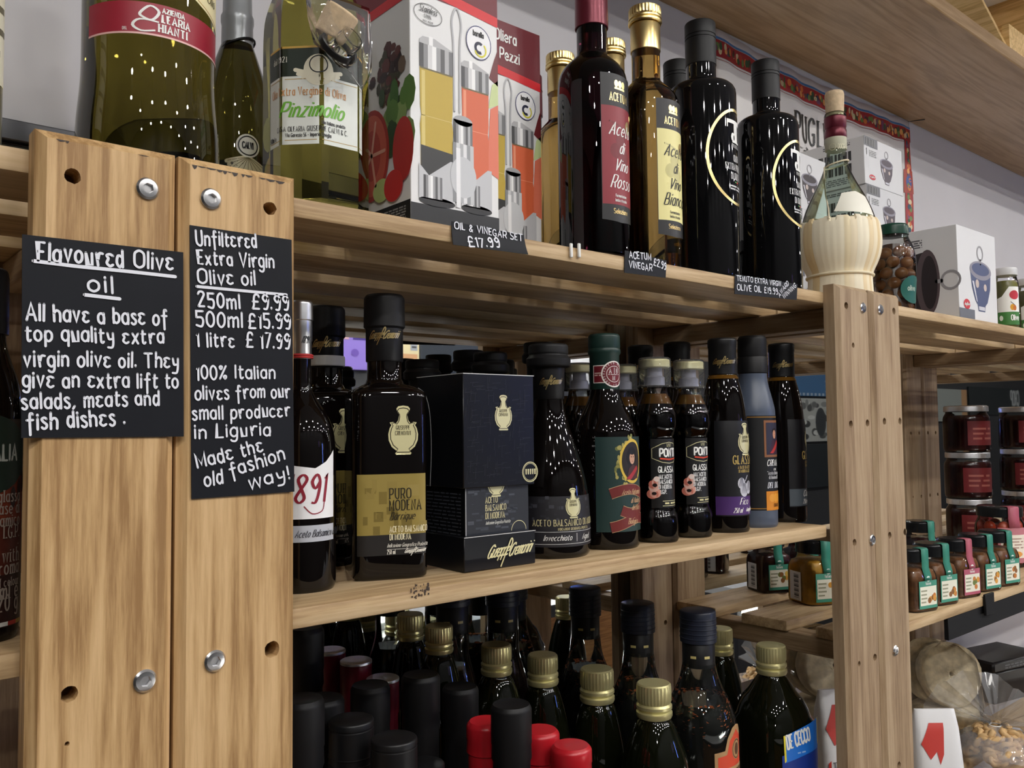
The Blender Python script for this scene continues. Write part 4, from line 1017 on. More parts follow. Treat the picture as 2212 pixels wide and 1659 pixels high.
# --- jar of brown olives
b = Bt('olive_jar', 'glass jar of brown olives with a dark green lid', 'jar', 1930, 580, ZT, Y=.547)
R = b.r; Z = b.z
jp = rounded(base_in([(R(46), 0), (R(46), Z(645), .006), (R(52), Z(575), .02), (R(46), Z(535), .01), (R(36), Z(520), .006), (R(34), Z(508))]))
mat('lid_green', (.010, .05, .032), .25); lathe('lid', rounded([(R(34), Z(511)), (R(36), Z(510)), (R(36), Z(492), .001), (R(33), Z(488))]), 'lid_green', b.t, n=36)
lathe('glass_body', jp, 'clear_film', b.t, n=40)
mat('olive_brown', (.23, .105, .040), .3, var=.25, vscale=60); rg = random.Random(11); sv, sf = [], []
def blob(v_, f_, c, rx, ry, rz_, n=8, m=5):
    b0 = len(v_)
    for j in range(m+1):
        for k in range(n): a = 2*math.pi*k/n; w = math.pi*j/m; v_.append((c[0]+rx*math.sin(w)*math.cos(a), c[1]+ry*math.sin(w)*math.sin(a), c[2]+rz_*math.cos(w)))
    for j in range(m):
        for k in range(n): f_.append((b0+j*n+k, b0+(j+1)*n+k, b0+(j+1)*n+(k+1) % n, b0+j*n+(k+1) % n))
zz = .009; lv = 0
while zz < Z(528):
    rj = Round(jp).rad(zz)*.985-.0095
    for k in range(6):
        a = k*1.047+lv*.5; v, f = [], []; blob(v, f, (0, 0, 0), .0088, .0088, .0078, 12, 7)
        mk('olive', v, f, 'olive_brown', b.t, 60, loc=(rj*math.sin(a), -rj*math.cos(a), zz+rg.uniform(-.001, .001)), rot=(rg.uniform(-.5, .5), rg.uniform(-.5, .5), 0))
    zz += .0145; lv += 1
lathe('brine', [(R(40), .003), (R(40)*.6, Z(530)), (R(2), Z(528))], mat('brine', (.05, .022, .012), .2), b.t, n=24)
p, w, h = patch(jp, Z(650, R(46)), Z(595, R(46)), b.a(1945, 620, R(47)), b.a(1945, 620, R(47))+1.5); p.oval(w/2, h*.45, w*.5, h*.55, hexc('0f5a50'), 0); p.text('olive', w*.25, h*.4, h*.2, hexc('c8d8c8'), None, 'sans', 'l'); p.build('label', b.t)
# --- two small jars of green olives
mat('olive_green', (.22, .21, .05), .35, var=.2, vscale=80); mat('lid_white', (.72, .72, .72), .3)
for i, (u, y, lab) in enumerate(((2173, .560, 'slim green olive jar with white lid standing beside the large carton'), (2222, .575, 'slim green olive jar with white lid standing past its twin'))):
    b = Bt('olive_jar', lab, 'jar', u, 640, ZT, Y=y, group='slim green olive jars'); r = .0197; hh = .112
    lathe('glass_body', rounded(base_in([(r, 0), (r, hh*.76, .006), (r*.86, hh*.86, .003), (r*.86, hh*.9)])), 'clear_film', b.t, n=32)
    lathe('olives', [(r*.9, .003), (r*.93, .006), (r*.93, hh*.74), (r*.8, hh*.80)], 'olive_green', b.t, n=24)
    lathe('lid', rounded([(r*.93, hh*.885), (r*.95, hh*.89), (r*.95, hh*.985, .001), (r*.88, hh)]), 'lid_white', b.t, n=32)
    p, w, h = patch(r, hh*.12, hh*.70, -b.bear-.9+.2, -b.bear+1.2)
    p.rect(0, 0, w, h*.34, hexc('3d7a34')); p.poly([(0, h*.34), (w, h*.34), (w, h), (w*.5, h), (w*.2, h*.75), (0, h*.7)], hexc('f0f0ea')); p.oval(w*.72, h*.78, w*.22, h*.12, hexc('c02838'), 2); p.text('Olive', w*.55, h*.12, h*.14, WH, None, 'sans', 'l', wide=.7)
    p.oval(w*.62, h*.46, w*.10, h*.08, hexc('e0a020'), 2); p.oval(w*.72, h*.44, w*.08, h*.07, hexc('c8702a'), 3); p.line([(w*.55, h*.6), (w*.75, h*.5)], .001, BK, 3); p.oval(w*.15, h*.18, w*.08, h*.07, hexc('e8f0e0'), 2, 12)
    p.build('label', b.t)
# ================================================================== goods on the middle shelf
def front_center(u, v, z, hw):
    """centre of a round base whose nearest rim point shows at (u, v)"""
    p = onZ(u, v, z); D = math.hypot(p.x, p.y); k = math.sin(hw/F*math.cos(math.atan2(p.x, p.y)-YAW)**2)
    r = D*k/(1-k); s_ = (D+r)/D; return p.x*s_, p.y*s_, r
def BtF(name, label, cat, u, v, zb, hw, rz=0.0, group=None):
    x, y, r = front_center(u, v, zb, hw); b = Bt.__new__(Bt)
    b.x, b.y, b.zb, b.rz = x, y, zb, rz; b.bear = math.atan2(x, y); b.D = math.hypot(x, y); b.t = thing(name, label, cat, (x, y, zb), rz, group); return b
mat('cap_green', (.010, .032, .026), .4); mat('grey_plastic', (.085, .105, .15), .32); mat('cap_cool', (.030, .034, .045), .45)
GF = 'gold_foil'
# --- white label vinegar beside the post
b = BtF('balsamic_bottle', 'dark balsamic bottle with white 1891 label and silver capsule beside the post', 'bottle', 650, 1284, ZM, 76)
R, Z = b.r, b.z
pr = rounded(base_in([(R(76), 0), (R(76), Z(955), .02), (R(64), Z(905), .02), (R(24), Z(850), .015), (R(21), Z(825)), (R(21), Z(770))])); lathe('glass_body', pr, 'balsamic', b.t, n=48)
lathe('capsule', rounded([(R(22), Z(776)), (R(23), Z(774)), (R(22.5), Z(738)), (R(24), Z(736)), (R(23.5), Z(694)), (R(25.5), Z(692)), (R(25), Z(655), .001), (R(22), Z(651))]), 'silver', b.t, n=36)
for dz in (0, .0016): tube('red_cord', [(R(24.5)*math.sin(k*.3142), -R(24.5)*math.cos(k*.3142), Z(773)+dz) for k in range(20)], .0008, mat('red_cord', (.45, .03, .03), .6) if not dz else 'red_cord', b.t, 6, True)
p = Print(Round(R(23), Z(740), b.a(660, 740, R(23))), .0003); p.text('1891', 0, -.001, .005, BK, None, 'script', 'c', wide=.7); p.build('capsule_print', b.t)
rr = R(76); zf = lambda v: b.z(v, rr); ar = b.a(719, 1050, rr)
p = Print(Round(rr, zf(1122), ar-1.75), .0003); w = 1.75*rr; h = zf(985)-zf(1122)
p.poly([(0, 0), (w, 0), (w, h*1.08), (w*.8, h*.90), (w*.6, h*.80), (w*.3, h*.84), (0, h*.9)], hexc('f2f2f4'))
p.text('1891', w*.50, h*.26, h*.44, hexc('8e1c30'), h*.05, 'script', 'c', wide=.9, slant=.15); p.line(_spl([(w*.42, h*.2), (w*.55, h*.08), (w*.72, h*.12), (w*.76, h*.26)], False), .0007, hexc('8e1c30'), 3); p.build('label', b.t)
p = Print(Round(rr, zf(1172), ar-1.75), .0003); h = zf(1136)-zf(1172); p.rect(0, 0, w, h, hexc('b9bcc4')); p.text('Aceto Balsamico di Modena', w*.28, h*.3, h*.42, hexc('2a2c34'), None, 'script', 'l', wide=.75); p.build('band_label', b.t)
# --- square balsamic bottles with gold label
def puro(label, b, s, hh):
    """square shouldered bottle, half side s, total height hh"""
    zs = hh*.660; nr = s*.47
    def kd(z): return ('sq', 7) if z < zs-.003 else (('sq', 4) if z < zs+.0016 else None)
    pr = [(s*.92, 0), (s*.985, .002), (s, .005), (s, zs-.007), (s*.985, zs-.004), (s*.94, zs-.0015), (s*.75, zs+.0015), (nr*1.15, zs+.004), (nr, zs+.008), (nr, hh*.775)]
    lathe('glass_body', pr, 'balsamic', b.t, n=72, kinds=kd, smooth=50)
    lathe('sleeve', rounded([(nr*1.04, hh*.758), (nr*1.08, hh*.762), (nr*1.08, hh*.878)]), 'black_cap', b.t, n=36)
    lathe('cap', rounded([(nr*1.10, hh*.877), (nr*1.20, hh*.884), (nr*1.18, hh*.99, .0015), (nr*1.05, hh)]), 'black_cap_matte', b.t, n=36)
    g = Print(Round(nr*1.08, hh*.845, -b.bear-b.rz), .0003); g.scribble(-.013, -.004, .024, .011, 'gold', .0008, seed=3); g.build('signature', b.t)
    E6 = 7.0
    def fr(x, y): return (x, -s*(max(1e-6, 1-min(.999, abs(x)/s)**E6))**(1/E6), y)
    p = Print(Warp(fr, .004), .0003); w = s*.90
    y0, y1, y2 = hh*.085, hh*.155, hh*.362
    p.rect(-w, y1, w, y2, hexc('94813f')); p.rect(-w, y0, w, y1, hexc('1d1a18'))
    rg = random.Random(8)
    for k in range(16): x = rg.uniform(-w, w*.8); yy = rg.uniform(y1, y2-.012); p.rect(x, yy, x+rg.uniform(.003, .009), yy+rg.uniform(.004, .012), hexc(rg.choice(['8f7c3c', '7a682c', '9a8748', '75642a'])), 1)
    d = hexc('231e0e')
    p.text('PURO', -.002, hh*.278, hh*.034, d, None, 'serif', 'l', wide=.9); p.text('MODENA', -.002, hh*.238, hh*.034, d, None, 'serif', 'l', wide=.85); p.text('Barrique', -.002, hh*.205, hh*.026, d, None, 'script', 'l', wide=.85)
    p.text('ACETO BALSAMICO', -.002, hh*.163, hh*.020, hexc('efe6c0'), None, 'serif', 'l', wide=.72); p.text('DI MODENA', -.002, hh*.137, hh*.020, hexc('efe6c0'), None, 'serif', 'l', wide=.72)
    p.text('Indicazione Geografica Protetta', -.004, hh*.112, hh*.013, hexc('d8d4c8'), None, 'script', 'l', wide=.72); p.line([(-.004, hh*.105), (w*.95, hh*.105)], .0003, hexc('d8d4c8'), 3); p.text('250 ml', -.004, hh*.089, hh*.014, hexc('e8e4d8'), None, 'serif', 'l', wide=.7)
    p.scribble(.009, hh*.086, .016, .005, hexc('e8e4d8'), .0005, seed=5); p.build('label', b.t)
    p = Print(Warp(fr, .004), .0003); medallion(p, .0085, hh*.513, hh*.170); p.build('seal', b.t)
x, y, r = front_center(832, 1254, ZM, 80); b = Bt.__new__(Bt); b.x, b.y, b.zb, b.rz = x, y, ZM, math.radians(-21); b.bear = math.atan2(x, y); b.D = math.hypot(x, y)
hP = zpx(x, y, 639)-ZM
b.t = thing('balsamic_bottle', 'square black balsamic bottle with gold label and flask-shaped seal beside the gift box', 'bottle', (x, y, ZM), b.rz, 'square balsamic bottles'); puro('', b, r*1.0, hP)
sP = r
b = Bt('balsamic_bottle', 'square balsamic bottle with a white neck strip standing behind the 1891 bottle', 'bottle', 705, 664, ZM, zt=ZM+hP, rz=math.radians(-14), group='square balsamic bottles'); puro('', b, sP, hP)
lathe('neck_strip', rounded([(sP*.53, hP*.765), (sP*.55, hP*.768), (sP*.55, hP*.802), (sP*.53, hP*.805)]), 'white_paper', b.t, n=32)
# --- black gift box with an open window
P1, P2 = onZ(1003, 1239, ZM), onZ(1157, 1217, ZM); rz = math.atan2(P2.y-P1.y, P2.x-P1.x); w = (P2-P1).length; hB = zpx(P1.x, P1.y, 806)-ZM; d = .066
t = thing('gift_box', 'black balsamic gift box with gold signature and a window cut in its front', 'box', (P1.x, P1.y, ZM+.0003), rz)
mat('box_board', (.0060, .0066, .0085), .30); mat('box_line', (.026, .028, .034), .4)
zt_, zw = hB*.175, hB*.418
box('inner_carton', .004, w-.004, .004, d-.001, .001, hB-.003, 'box_board', t, bev=.0005)
box('sleeve', 0, w, 0, d, zw, hB, 'box_board', t, bev=.0006); box('base_tray', 0, w, 0, d, 0, zt_, 'box_board', t, bev=.0006)
p = Print(Flat((0, 0, 0), (1, 0, 0), (0, 0, 1)), .0002)
rg = random.Random(6)
for k in range(150):
    x, y = rg.uniform(.002, w-.01), rg.uniform(zw+.003, hB-.006); L = rg.uniform(.003, .010); ht = rg.random() < .5
    p.line([(x, y), (min(w-.001, x+(L if ht else .0005)), min(hB-.002, y+(.0005 if ht else L)))], .00035, 'box_line', 1)
medallion(p, w*.55, hB*.80, hB*.185); p.ring(w*.93, hB*.485, .0085, .0085, .0008, GF, 2, 28); p.ring(w*.93, hB*.485, .0072, .0072, .0004, GF, 2, 28)
for k in range(5): p.poly([(w*.93-.0050+.0024*k, hB*.485-.002), (w*.93-.0038+.0024*k, hB*.485-.002), (w*.93-.0036+.0024*k, hB*.485+.0025), (w*.93-.0052+.0024*k, hB*.485+.0025)], GF, 3)
p.line([(0, hB-.0004), (w, hB-.0004)], .0006, hexc('d8d8d8'), 2); p.line([(0, zt_-.0003), (w, zt_-.0003)], .0006, hexc('c8c8c8'), 2)
p.scribble(w*.30, hB*.035, w*.62, hB*.11, GF, .0013, seed=12, n=18); p.build('front_print', t)
p = Print(Flat((0, .004, 0), (1, 0, 0), (0, 0, 1)), .0002); rg = random.Random(16)
p.rect(.004, zt_, w-.004, zw, hexc('23262c'))
for k in range(60): x, y = rg.uniform(.005, w-.02), rg.uniform(zt_+.002, zw-.002); p.rect(x, y, x+rg.uniform(.002, .008), y+rg.uniform(.0005, .003), hexc(rg.choice(['3a3e46', '2c3038', '4a4e56'])), 1)
medallion(p, w*.48, zw+.006, hB*.185, 2, GF, False)
for i, s_ in enumerate(('ACETO', 'BALSAMICO', 'DI MODENA')): p.text(s_, w*.33, hB*(.335-.040*i), hB*.030, hexc('d8cfa0'), None, 'serif', 'l', wide=.82)
p.text('Indicazione Geografica Protetta', w*.33, hB*.225, hB*.017, hexc('c8c8c0'), None, 'script', 'l', wide=.62); p.ring(w*.80, zt_+.001, .008, .008, .0005, GF, 2, 20, 0, 180)
p.line([(.0045, zt_+.0005), (.0045, zw-.0005)], .0006, hexc('c8c8c8'), 3); p.build('window_print', t)
q = Print(Flat((0, d, 0), (0, -1, 0), (0, 0, 1)), .0003)
q.line([(0, hB-.0004), (d, hB-.0004)], .0006, hexc('d0d0d0'), 2)
q.line(_spl([(d*.04, hB*.94), (d*.20, hB*.90), (d*.30, hB*.80), (d*.33, hB*.62), (d*.30, hB*.42)], False), .0009, hexc('d8d8d8'), 2); q.lines(d*.2, hB*.18, d*.95, hB*.40, 12, hexc('3c4048'), 2, 3, .35); q.build('side_print', t)
# --- pear-shaped balsamic bottles with wide stoppers
def cone(label, b, r, hh, full=True):
    z = lambda f_: hh*f_
    pr = rounded([(r*.93, 0), (r, .003, .002), (r, z(.20), .02), (r*.93, z(.36), .02), (r*.66, z(.53), .02), (r*.44, z(.64), .015), (r*.36, z(.74)), (r*.36, z(.80))])
    lathe('glass_body', pr, 'balsamic', b.t, n=48)
    lathe('sleeve', rounded([(r*.37, z(.735)), (r*.39, z(.74)), (r*.41, z(.885))]), 'black_cap', b.t, n=32)
    lathe('stopper', rounded([(r*.42, z(.885)), (r*.56, z(.892), .002), (r*.57, z(.93)), (r*.50, z(.945), .001), (r*.49, z(.95)), (r*.51, z(.956), .001), (r*.51, z(.992), .001), (r*.47, hh)]), 'black_cap_matte', b.t, n=36)
    g = Print(Round(r*.40, z(.815), -b.bear-b.rz+.1), .0004); g.scribble(-.010, -.004, .020, .010, 'gold', .0008, seed=7); g.build('signature', b.t)
    if full:
        p, w, h = patch(pr, z(.055), z(.285), math.radians(-75), math.radians(75)); rg = random.Random(3)
        p.rect(0, 0, w, h, hexc('201f24'))
        for k in range(40): x, y = rg.uniform(0, w-.006), rg.uniform(h*.45, h*.95); p.rect(x, y, x+rg.uniform(.001, .006), y+rg.uniform(.0005, .003), hexc(rg.choice(['2e2e34', '3c3c44', '28282e'])), 1)
        p.line([(0, h*.30), (w, h*.30)], .0004, hexc('c8c8c8'), 2); p.line([(0, h*.06), (w, h*.06)], .0004, hexc('c8c8c8'), 2)
        p.text('ACETO BALSAMICO DI MODENA', w*.5, h*.42, h*.12, hexc('cfc493'), None, 'serif', 'c', wide=.95); p.text('INDICAZIONE GEOGRAFICA PROTETTA', w*.52, h*.33, h*.05, hexc('cfc493'), None, 'serif', 'c', wide=.85)
        p.text('Invecchiato', w*.34, h*.13, h*.11, WH, None, 'script', 'c'); p.line([(w*.53, h*.1), (w*.53, h*.26)], .0004, WH, 3); p.text('Aged', w*.66, h*.13, h*.11, WH, None, 'script', 'c')
        medallion(p, w*.50, h*.86, h*.60, 4); p.build('label', b.t)
b = BtF('balsamic_bottle', 'pear-shaped black balsamic bottle with wide stopper and aged label beside the gift box', 'bottle', 1190, 1209, ZM, 85, rz=math.radians(-8), group='pear-shaped balsamic bottles')
hC = zpx(b.x, b.y, 745)-ZM; rC = b.r(85); cone('', b, rC, hC)
for u, v, yy, lab in ((912, 778, .715, 'pear-shaped balsamic bottle behind the square bottle, only its stopper showing'), (1012, 758, .752, 'pear-shaped balsamic bottle tucked behind the gift box near the mirror'),
                      (1059, 762, .668, 'pear-shaped balsamic bottle directly behind the gift box'), (1163, 741, .722, 'pear-shaped balsamic bottle behind the aged balsamic one')):
    b = Bt('balsamic_bottle', lab, 'bottle', u, v, ZM, Y=yy, group='pear-shaped balsamic bottles'); cone('', b, rC*.95, b.z(v), False)
# --- green-capped bottle with portrait label
b = BtF('balsamic_bottle', 'round balsamic bottle with dark green capsule and portrait label', 'bottle', 1312, 1189, ZM, 71)
R, Z = b.r, b.z
pr = rounded(base_in([(R(71), 0), (R(71), Z(950), .02), (R(64), Z(915), .02), (R(36), Z(865), .02), (R(30), Z(838))])); lathe('glass_body', pr, 'balsamic', b.t, n=48)
lathe('capsule', rounded([(R(31), Z(842)), (R(32), Z(840)), (R(32.5), Z(768)), (R(35.5), Z(764)), (R(35.5), Z(757)), (R(34), Z(754)), (R(35), Z(750)), (R(34.5), Z(727), .001), (R(31), Z(723))]), 'cap_green', b.t, n=40)
rr = R(32); p = Print(Round(rr, b.z(808, rr), b.a(1318, 808, rr)), .0004)
p.rect(-.017, -.0085, .002, .0085, hexc('e8e2dc')); p.rect(-.016, -.0077, .002, .0077, hexc('6a1420'), 1); p.lines(-.015, -.002, -.004, .002, 2, hexc('c8a8a0'), 2)
p.oval(.004, 0, .0125, .0125, hexc('eeeae4'), 2, 32); p.oval(.004, 0, .0113, .0113, hexc('6a1420'), 3, 32); p.ring(.004, 0, .0078, .0078, .0005, hexc('eeeae4'), 4, 28)
p.text('A', .0005, .0008, .0042, WH, None, 'serif', 'c', layer=4); p.text('B', .0078, .0008, .0042, WH, None, 'serif', 'c', layer=4); p.text('M', .004, -.0058, .0042, WH, None, 'serif', 'c', layer=4); p.line([(-.002, -.0004), (.010, -.0004)], .0004, WH, 4); p.line([(.004, -.0004), (.004, .006)], .0004, WH, 4)
for k, c in enumerate('ACETO BALSAMICO DI MODENA '): a = math.radians(150-k*14.4); p.text(c, .004+.0094*math.cos(a), .0094*math.sin(a), .0016, WH, None, 'sans', 'c', layer=4, rot=a-math.pi/2)
p.build('neck_seal', b.t)
rr = R(71); p, w, h = patch(rr, b.z(1150, rr), b.z(944, rr), b.a(1287, 1050, rr), b.a(1287, 1050, rr)+math.radians(122))
p.rect(0, 0, w, h, hexc('1e3634')); cx, cy = w*.56, h*.74
rg = random.Random(21)
for k in range(34): a = rg.uniform(1.2, 4.6); q = rg.uniform(1.05, 1.5); p.oval(cx+w*.20*q*math.cos(a), cy+h*.20*q*math.sin(a)-.002, rg.uniform(.0010, .0024), rg.uniform(.0012, .0026), hexc(rg.choice(['8f8a4a', 'a89f5c', '6f7440', 'c0b060'])), 1+k*.05, 7)
p.oval(cx, cy, w*.225, h*.235, hexc('d8b74a'), 3, 40); p.oval(cx, cy, w*.19, h*.205, hexc('231c1e'), 4, 40)
# plain portrait of a person with dark hair and a red sash
p.oval(cx-.001, cy+.0045, .0066, .0088, hexc('0f0b0a'), 5, 20); p.oval(cx-.0006, cy+.0030, .0036, .0058, hexc('c89a80'), 6, 18); p.oval(cx-.0018, cy+.0040, .0007, .0005, hexc('3a2018'), 7, 8); p.oval(cx+.0008, cy+.0040, .0007, .0005, hexc('3a2018'), 7, 8); p.line([(cx-.0014, cy-.0001), (cx+.0006, cy-.0001)], .0004, hexc('8a3a30'), 7); p.oval(cx-.0006, cy+.0085, .0042, .0026, hexc('0f0b0a'), 7, 14); p.poly([(cx-.008, cy-.017), (cx+.008, cy-.016), (cx+.007, cy-.006), (cx, cy-.003), (cx-.005, cy-.007)], hexc('4a2a2a'), 6); p.poly([(cx-.008, cy-.016), (cx-.003, cy-.017), (cx+.008, cy-.007), (cx+.006, cy-.004)], hexc('a83238'), 7)
for i, (s_, yy) in enumerate((('Aceto Balsamico', .40), ('di Modena', .31), ('del Duca', .235), ('Biologico', .09))):
    yy *= h; x0, x1 = (w*.20, w*.92) if i in (0, 3) else (w*.36, w*.9); rd = hexc('6e2624') if i != 1 else hexc('1e3634')
    pts = [(x0+(x1-x0)*k/8, yy+.004*math.sin(k*.5+i*1.7)) for k in range(9)]
    if i != 1: p.line(pts, .0100, hexc('b89a70'), 4, caps=False); p.line(pts, .0090, rd, 5, caps=False)
    p.text(s_, (x0+x1)/2, yy-.001, .0048, hexc('c8a27c'), None, 'script', 'c', layer=6, wide=.7)
p.build('label', b.t)
# --- glaze bottles with clear caps
mat('spout_grey', (.42, .42, .50), .3); mat('amber', (.10, .045, .006), .1)
film('cap_clear', (.93, .94, .96), .33, .06)
def ponti(label, b, r, hh, full=True):
    z = lambda f_: hh*f_
    shell = rounded([(r*.90, 0), (r*.98, .003, .002), (r, z(.08), .01), (r*.97, z(.135), .006), (r*.80, z(.175), .004), (r*.80, z(.565), .003), (r*.96, z(.605), .006), (r, z(.66), .01), (r*.92, z(.715), .012), (r*.58, z(.805), .008), (r*.55, z(.845))])
    lathe('glass_body', shell, 'clear_film', b.t, n=40)
    liq = [(q[0]*.965, max(.001, q[1])) for q in shell if q[1] < z(.745)]; rl = Round(shell).rad(z(.745))*.965
    lathe('glaze', liq+[(rl, z(.745)), (.001, z(.7455))], 'balsamic', b.t, n=40)
    lathe('residue', [(rl*1.01, z(.7457)), (r*.56, z(.80)), (.001, z(.801))], 'amber', b.t, n=32)
    lathe('spout', rounded([(r*.46, z(.847)), (r*.46, z(.89)), (r*.36, z(.90)), (r*.34, z(.943))]), 'spout_grey', b.t, n=28)
    lathe('inner_cap', rounded([(r*.68, z(.944)), (r*.71, z(.948)), (r*.71, z(.985), .001), (r*.64, z(.99))]), 'gold_foil', b.t, n=32)
    lathe('clear_cap', rounded([(r*.80, z(.835)), (r*.82, z(.842)), (r*.75, z(.85), .001), (r*.76, z(.94)), (r*.78, z(.945)), (r*.76, z(.95)), (r*.75, z(.993), .001), (r*.66, hh)]), 'cap_clear', b.t, n=40)
    if not full: return
    rr = r*.80; p, w, h = patch(rr, z(.185), z(.555), math.radians(-62), math.radians(62)); cx = w*.52
    p.rect(0, 0, w, h, hexc('0c0b0c')); p.line([(cx-.018, h*.86), (cx-.008, h*.93), (cx, h*.95), (cx+.008, h*.93), (cx+.018, h*.86), (cx+.018, h*.72), (cx+.008, h*.66), (cx, h*.645), (cx-.008, h*.66), (cx-.018, h*.72)], .0006, GF, 2, True)
    p.text('1787', cx, h*.885, h*.045, GF, None, 'serif', 'c'); p.text('PONTI', cx, h*.745, h*.110, WH, h*.024, 'sans', 'c', wide=.95); p.line([(cx-.010, h*.715), (cx, h*.70), (cx+.012, h*.715)], .0014, hexc('d2452a'), 3)
    p.text('GLASSA', cx-.012, h*.515, h*.082, WH, h*.013, 'sans', 'l', wide=.85)
    for i, s_ in enumerate(("ALL'ACETO", 'BALSAMICO', 'DI MODENA', '  I.G.P.')): p.text(s_, cx-.012, h*(.425-.073*i), h*.055, hexc('d8d8d8'), h*.010, 'sans', 'l', wide=.78)
    for i, (x, y, qx, qy, c_) in enumerate(((.03, .20, .0060, .0046, 'd07a68'), (.11, .22, .0056, .0050, 'e2a494'), (.07, .30, .0052, .0046, 'e8bcae'), (.13, .36, .0040, .0056, 'e6b0a0'), (.04, .34, .0040, .0040, 'cc7464'), (.15, .42, .0028, .0026, 'f0dcd4'))): p.oval(w*x, h*y, qx, qy, hexc(c_), 2+i*.4, 14)
    p.oval(w*.10, h*.33, .0024, .0018, hexc('1c0e0c'), 5, 10); p.oval(w*.08, h*.21, .0024, .0016, hexc('1c0e0c'), 5, 10)
    p.line([(w*.3, h*.10), (w*.9, h*.10)], .0005, GF, 2); p.line([(w*.3, h*.03), (w*.9, h*.03)], .0005, GF, 2); p.lines(w*.36, h*.045, w*.8, h*.09, 1, GF, 2)
    p.build('label', b.t)
b = BtF('glaze_bottle', 'waisted balsamic glaze bottle with clear cap beside the portrait label bottle', 'bottle', 1421, 1174, ZM, 47, rz=math.radians(-6), group='waisted glaze bottles'); hG = zpx(b.x, b.y, 773)-ZM; rG = b.r(47); ponti('', b, rG, hG)
b = BtF('glaze_bottle', 'waisted balsamic glaze bottle with clear cap beside the purple fig glaze', 'bottle', 1495, 1163, ZM, 46, rz=math.radians(-6), group='waisted glaze bottles'); ponti('', b, rG, hG)
for u, v, yy, lab in ((1251, 785, .660, 'clear-capped glaze bottle between the aged balsamic and the portrait label'), (1345, 788, .645, 'clear-capped glaze bottle right behind the portrait label bottle'), (1222, 790, .755, 'clear-capped glaze bottle at the back close to the mirror')):
    b = Bt('glaze_bottle', lab, 'bottle', u, v, ZM, Y=yy, group='waisted glaze bottles'); ponti('', b, rG, b.z(v), False)
# --- tapering glaze bottles with black caps
def glassa(label, b, r, hh, word='Fico', strip='4a2a6a', full=True):
    z = lambda f_: hh*f_
    pr = rounded([(r*.92, 0), (r*.97, .003, .002), (r*.97, z(.10)), (r, z(.42), .03), (r*.97, z(.56), .02), (r*.82, z(.70), .02), (r*.62, z(.795), .01), (r*.56, z(.81)), (r*.56, z(.825))])
    lathe('glass_body', pr, 'balsamic', b.t, n=44)
    lathe('cap', rounded([(r*.56, z(.808)), (r*.59, z(.812)), (r*.58, z(.95)), (r*.60, z(.955)), (r*.60, z(.992), .001), (r*.54, hh)]), 'black_cap', b.t, n=36)
    g = Print(Round(r*.59, z(.872), -b.bear-b.rz+.15), .0005); g.scribble(-.013, -.004, .024, .010, 'gold', .0008, seed=9); g.build('signature', b.t)
    lathe('amber_rim', [(r*.64, z(.788)), (r*.66, z(.787)), (r*.585, z(.806)), (r*.57, z(.807))], 'amber', b.t, n=36)
    if not full: return
    p, w, h = patch(pr, z(.03), z(.58), math.radians(-70), math.radians(70)); cx = w*.56
    p.rect(0, h*.10, w, h*.98, hexc('0c0c12')); p.rect(0, h*.11, w, h*.28, hexc(strip), 1)
    p.text(word, cx-.002, h*.205, h*.06, WH, None, 'script', 'c', wide=1.0); p.text('250 ml', cx-.016, h*.13, h*.045, WH, None, 'script', 'l', wide=.7); p.scribble(cx, h*.13, .016, .006, WH, .0005, seed=5)
    p.text('GLASSA', cx, h*.58, h*.075, GOLDI, None, 'serif', 'c', wide=.9); p.text('A BASE DI ACETO', cx, h*.535, h*.026, GOLDI, None, 'serif', 'c', wide=.8); p.text('DI MODENA I.G.P.', cx, h*.50, h*.026, GOLDI, None, 'serif', 'c', wide=.8)
    if word == 'Fico':
        for x, y, q in ((-.006, .40, .006), (-.002, .34, .0075), (.006, .36, .007)): p.oval(cx+x, h*y, q*.8, q, hexc('c8c8d2'), 2+x*10, 16); [p.line([(cx+x+q*.1*k, h*y+q*.9), (cx+x+q*.28*k, h*y-q*.5)], .0004, hexc('5a5a68'), 4) for k in (-2, -1, 0, 1, 2)]
        p.line([(cx-.001, h*.42), (cx+.003, h*.47)], .0012, hexc('b0b0bc'), 4)
    medallion(p, cx+.001, h*.81, h*.30, 4); p.build('label', b.t)
b = BtF('glaze_bottle', 'tapering balsamic glaze bottle with purple fig strip and gold seal', 'bottle', 1569, 1152, ZM, 53, rz=math.radians(-8), group='tapering glaze bottles'); hF = zpx(b.x, b.y, 732)-ZM; rF = b.r(53); glassa('', b, rF, hF)
b = BtF('glaze_bottle', 'tapering balsamic glaze bottle with grey strip next to the right-hand post', 'bottle', 1697, 1129, ZM, 47, rz=math.radians(24), group='tapering glaze bottles'); glassa('', b, rF*.98, zpx(b.x, b.y, 743)-ZM, 'Classica', '4c545c')
for u, v, yy, lab in ((1383, 747, .690, 'tapering black-capped glaze bottle behind the waisted glaze near the portrait label'), (1462, 740, .628, 'tapering black-capped glaze bottle behind the waisted glaze near the fig glaze')):
    b = Bt('glaze_bottle', lab, 'bottle', u, v, ZM, Y=yy, group='tapering glaze bottles'); glassa('', b, rF, b.z(v), full=False)
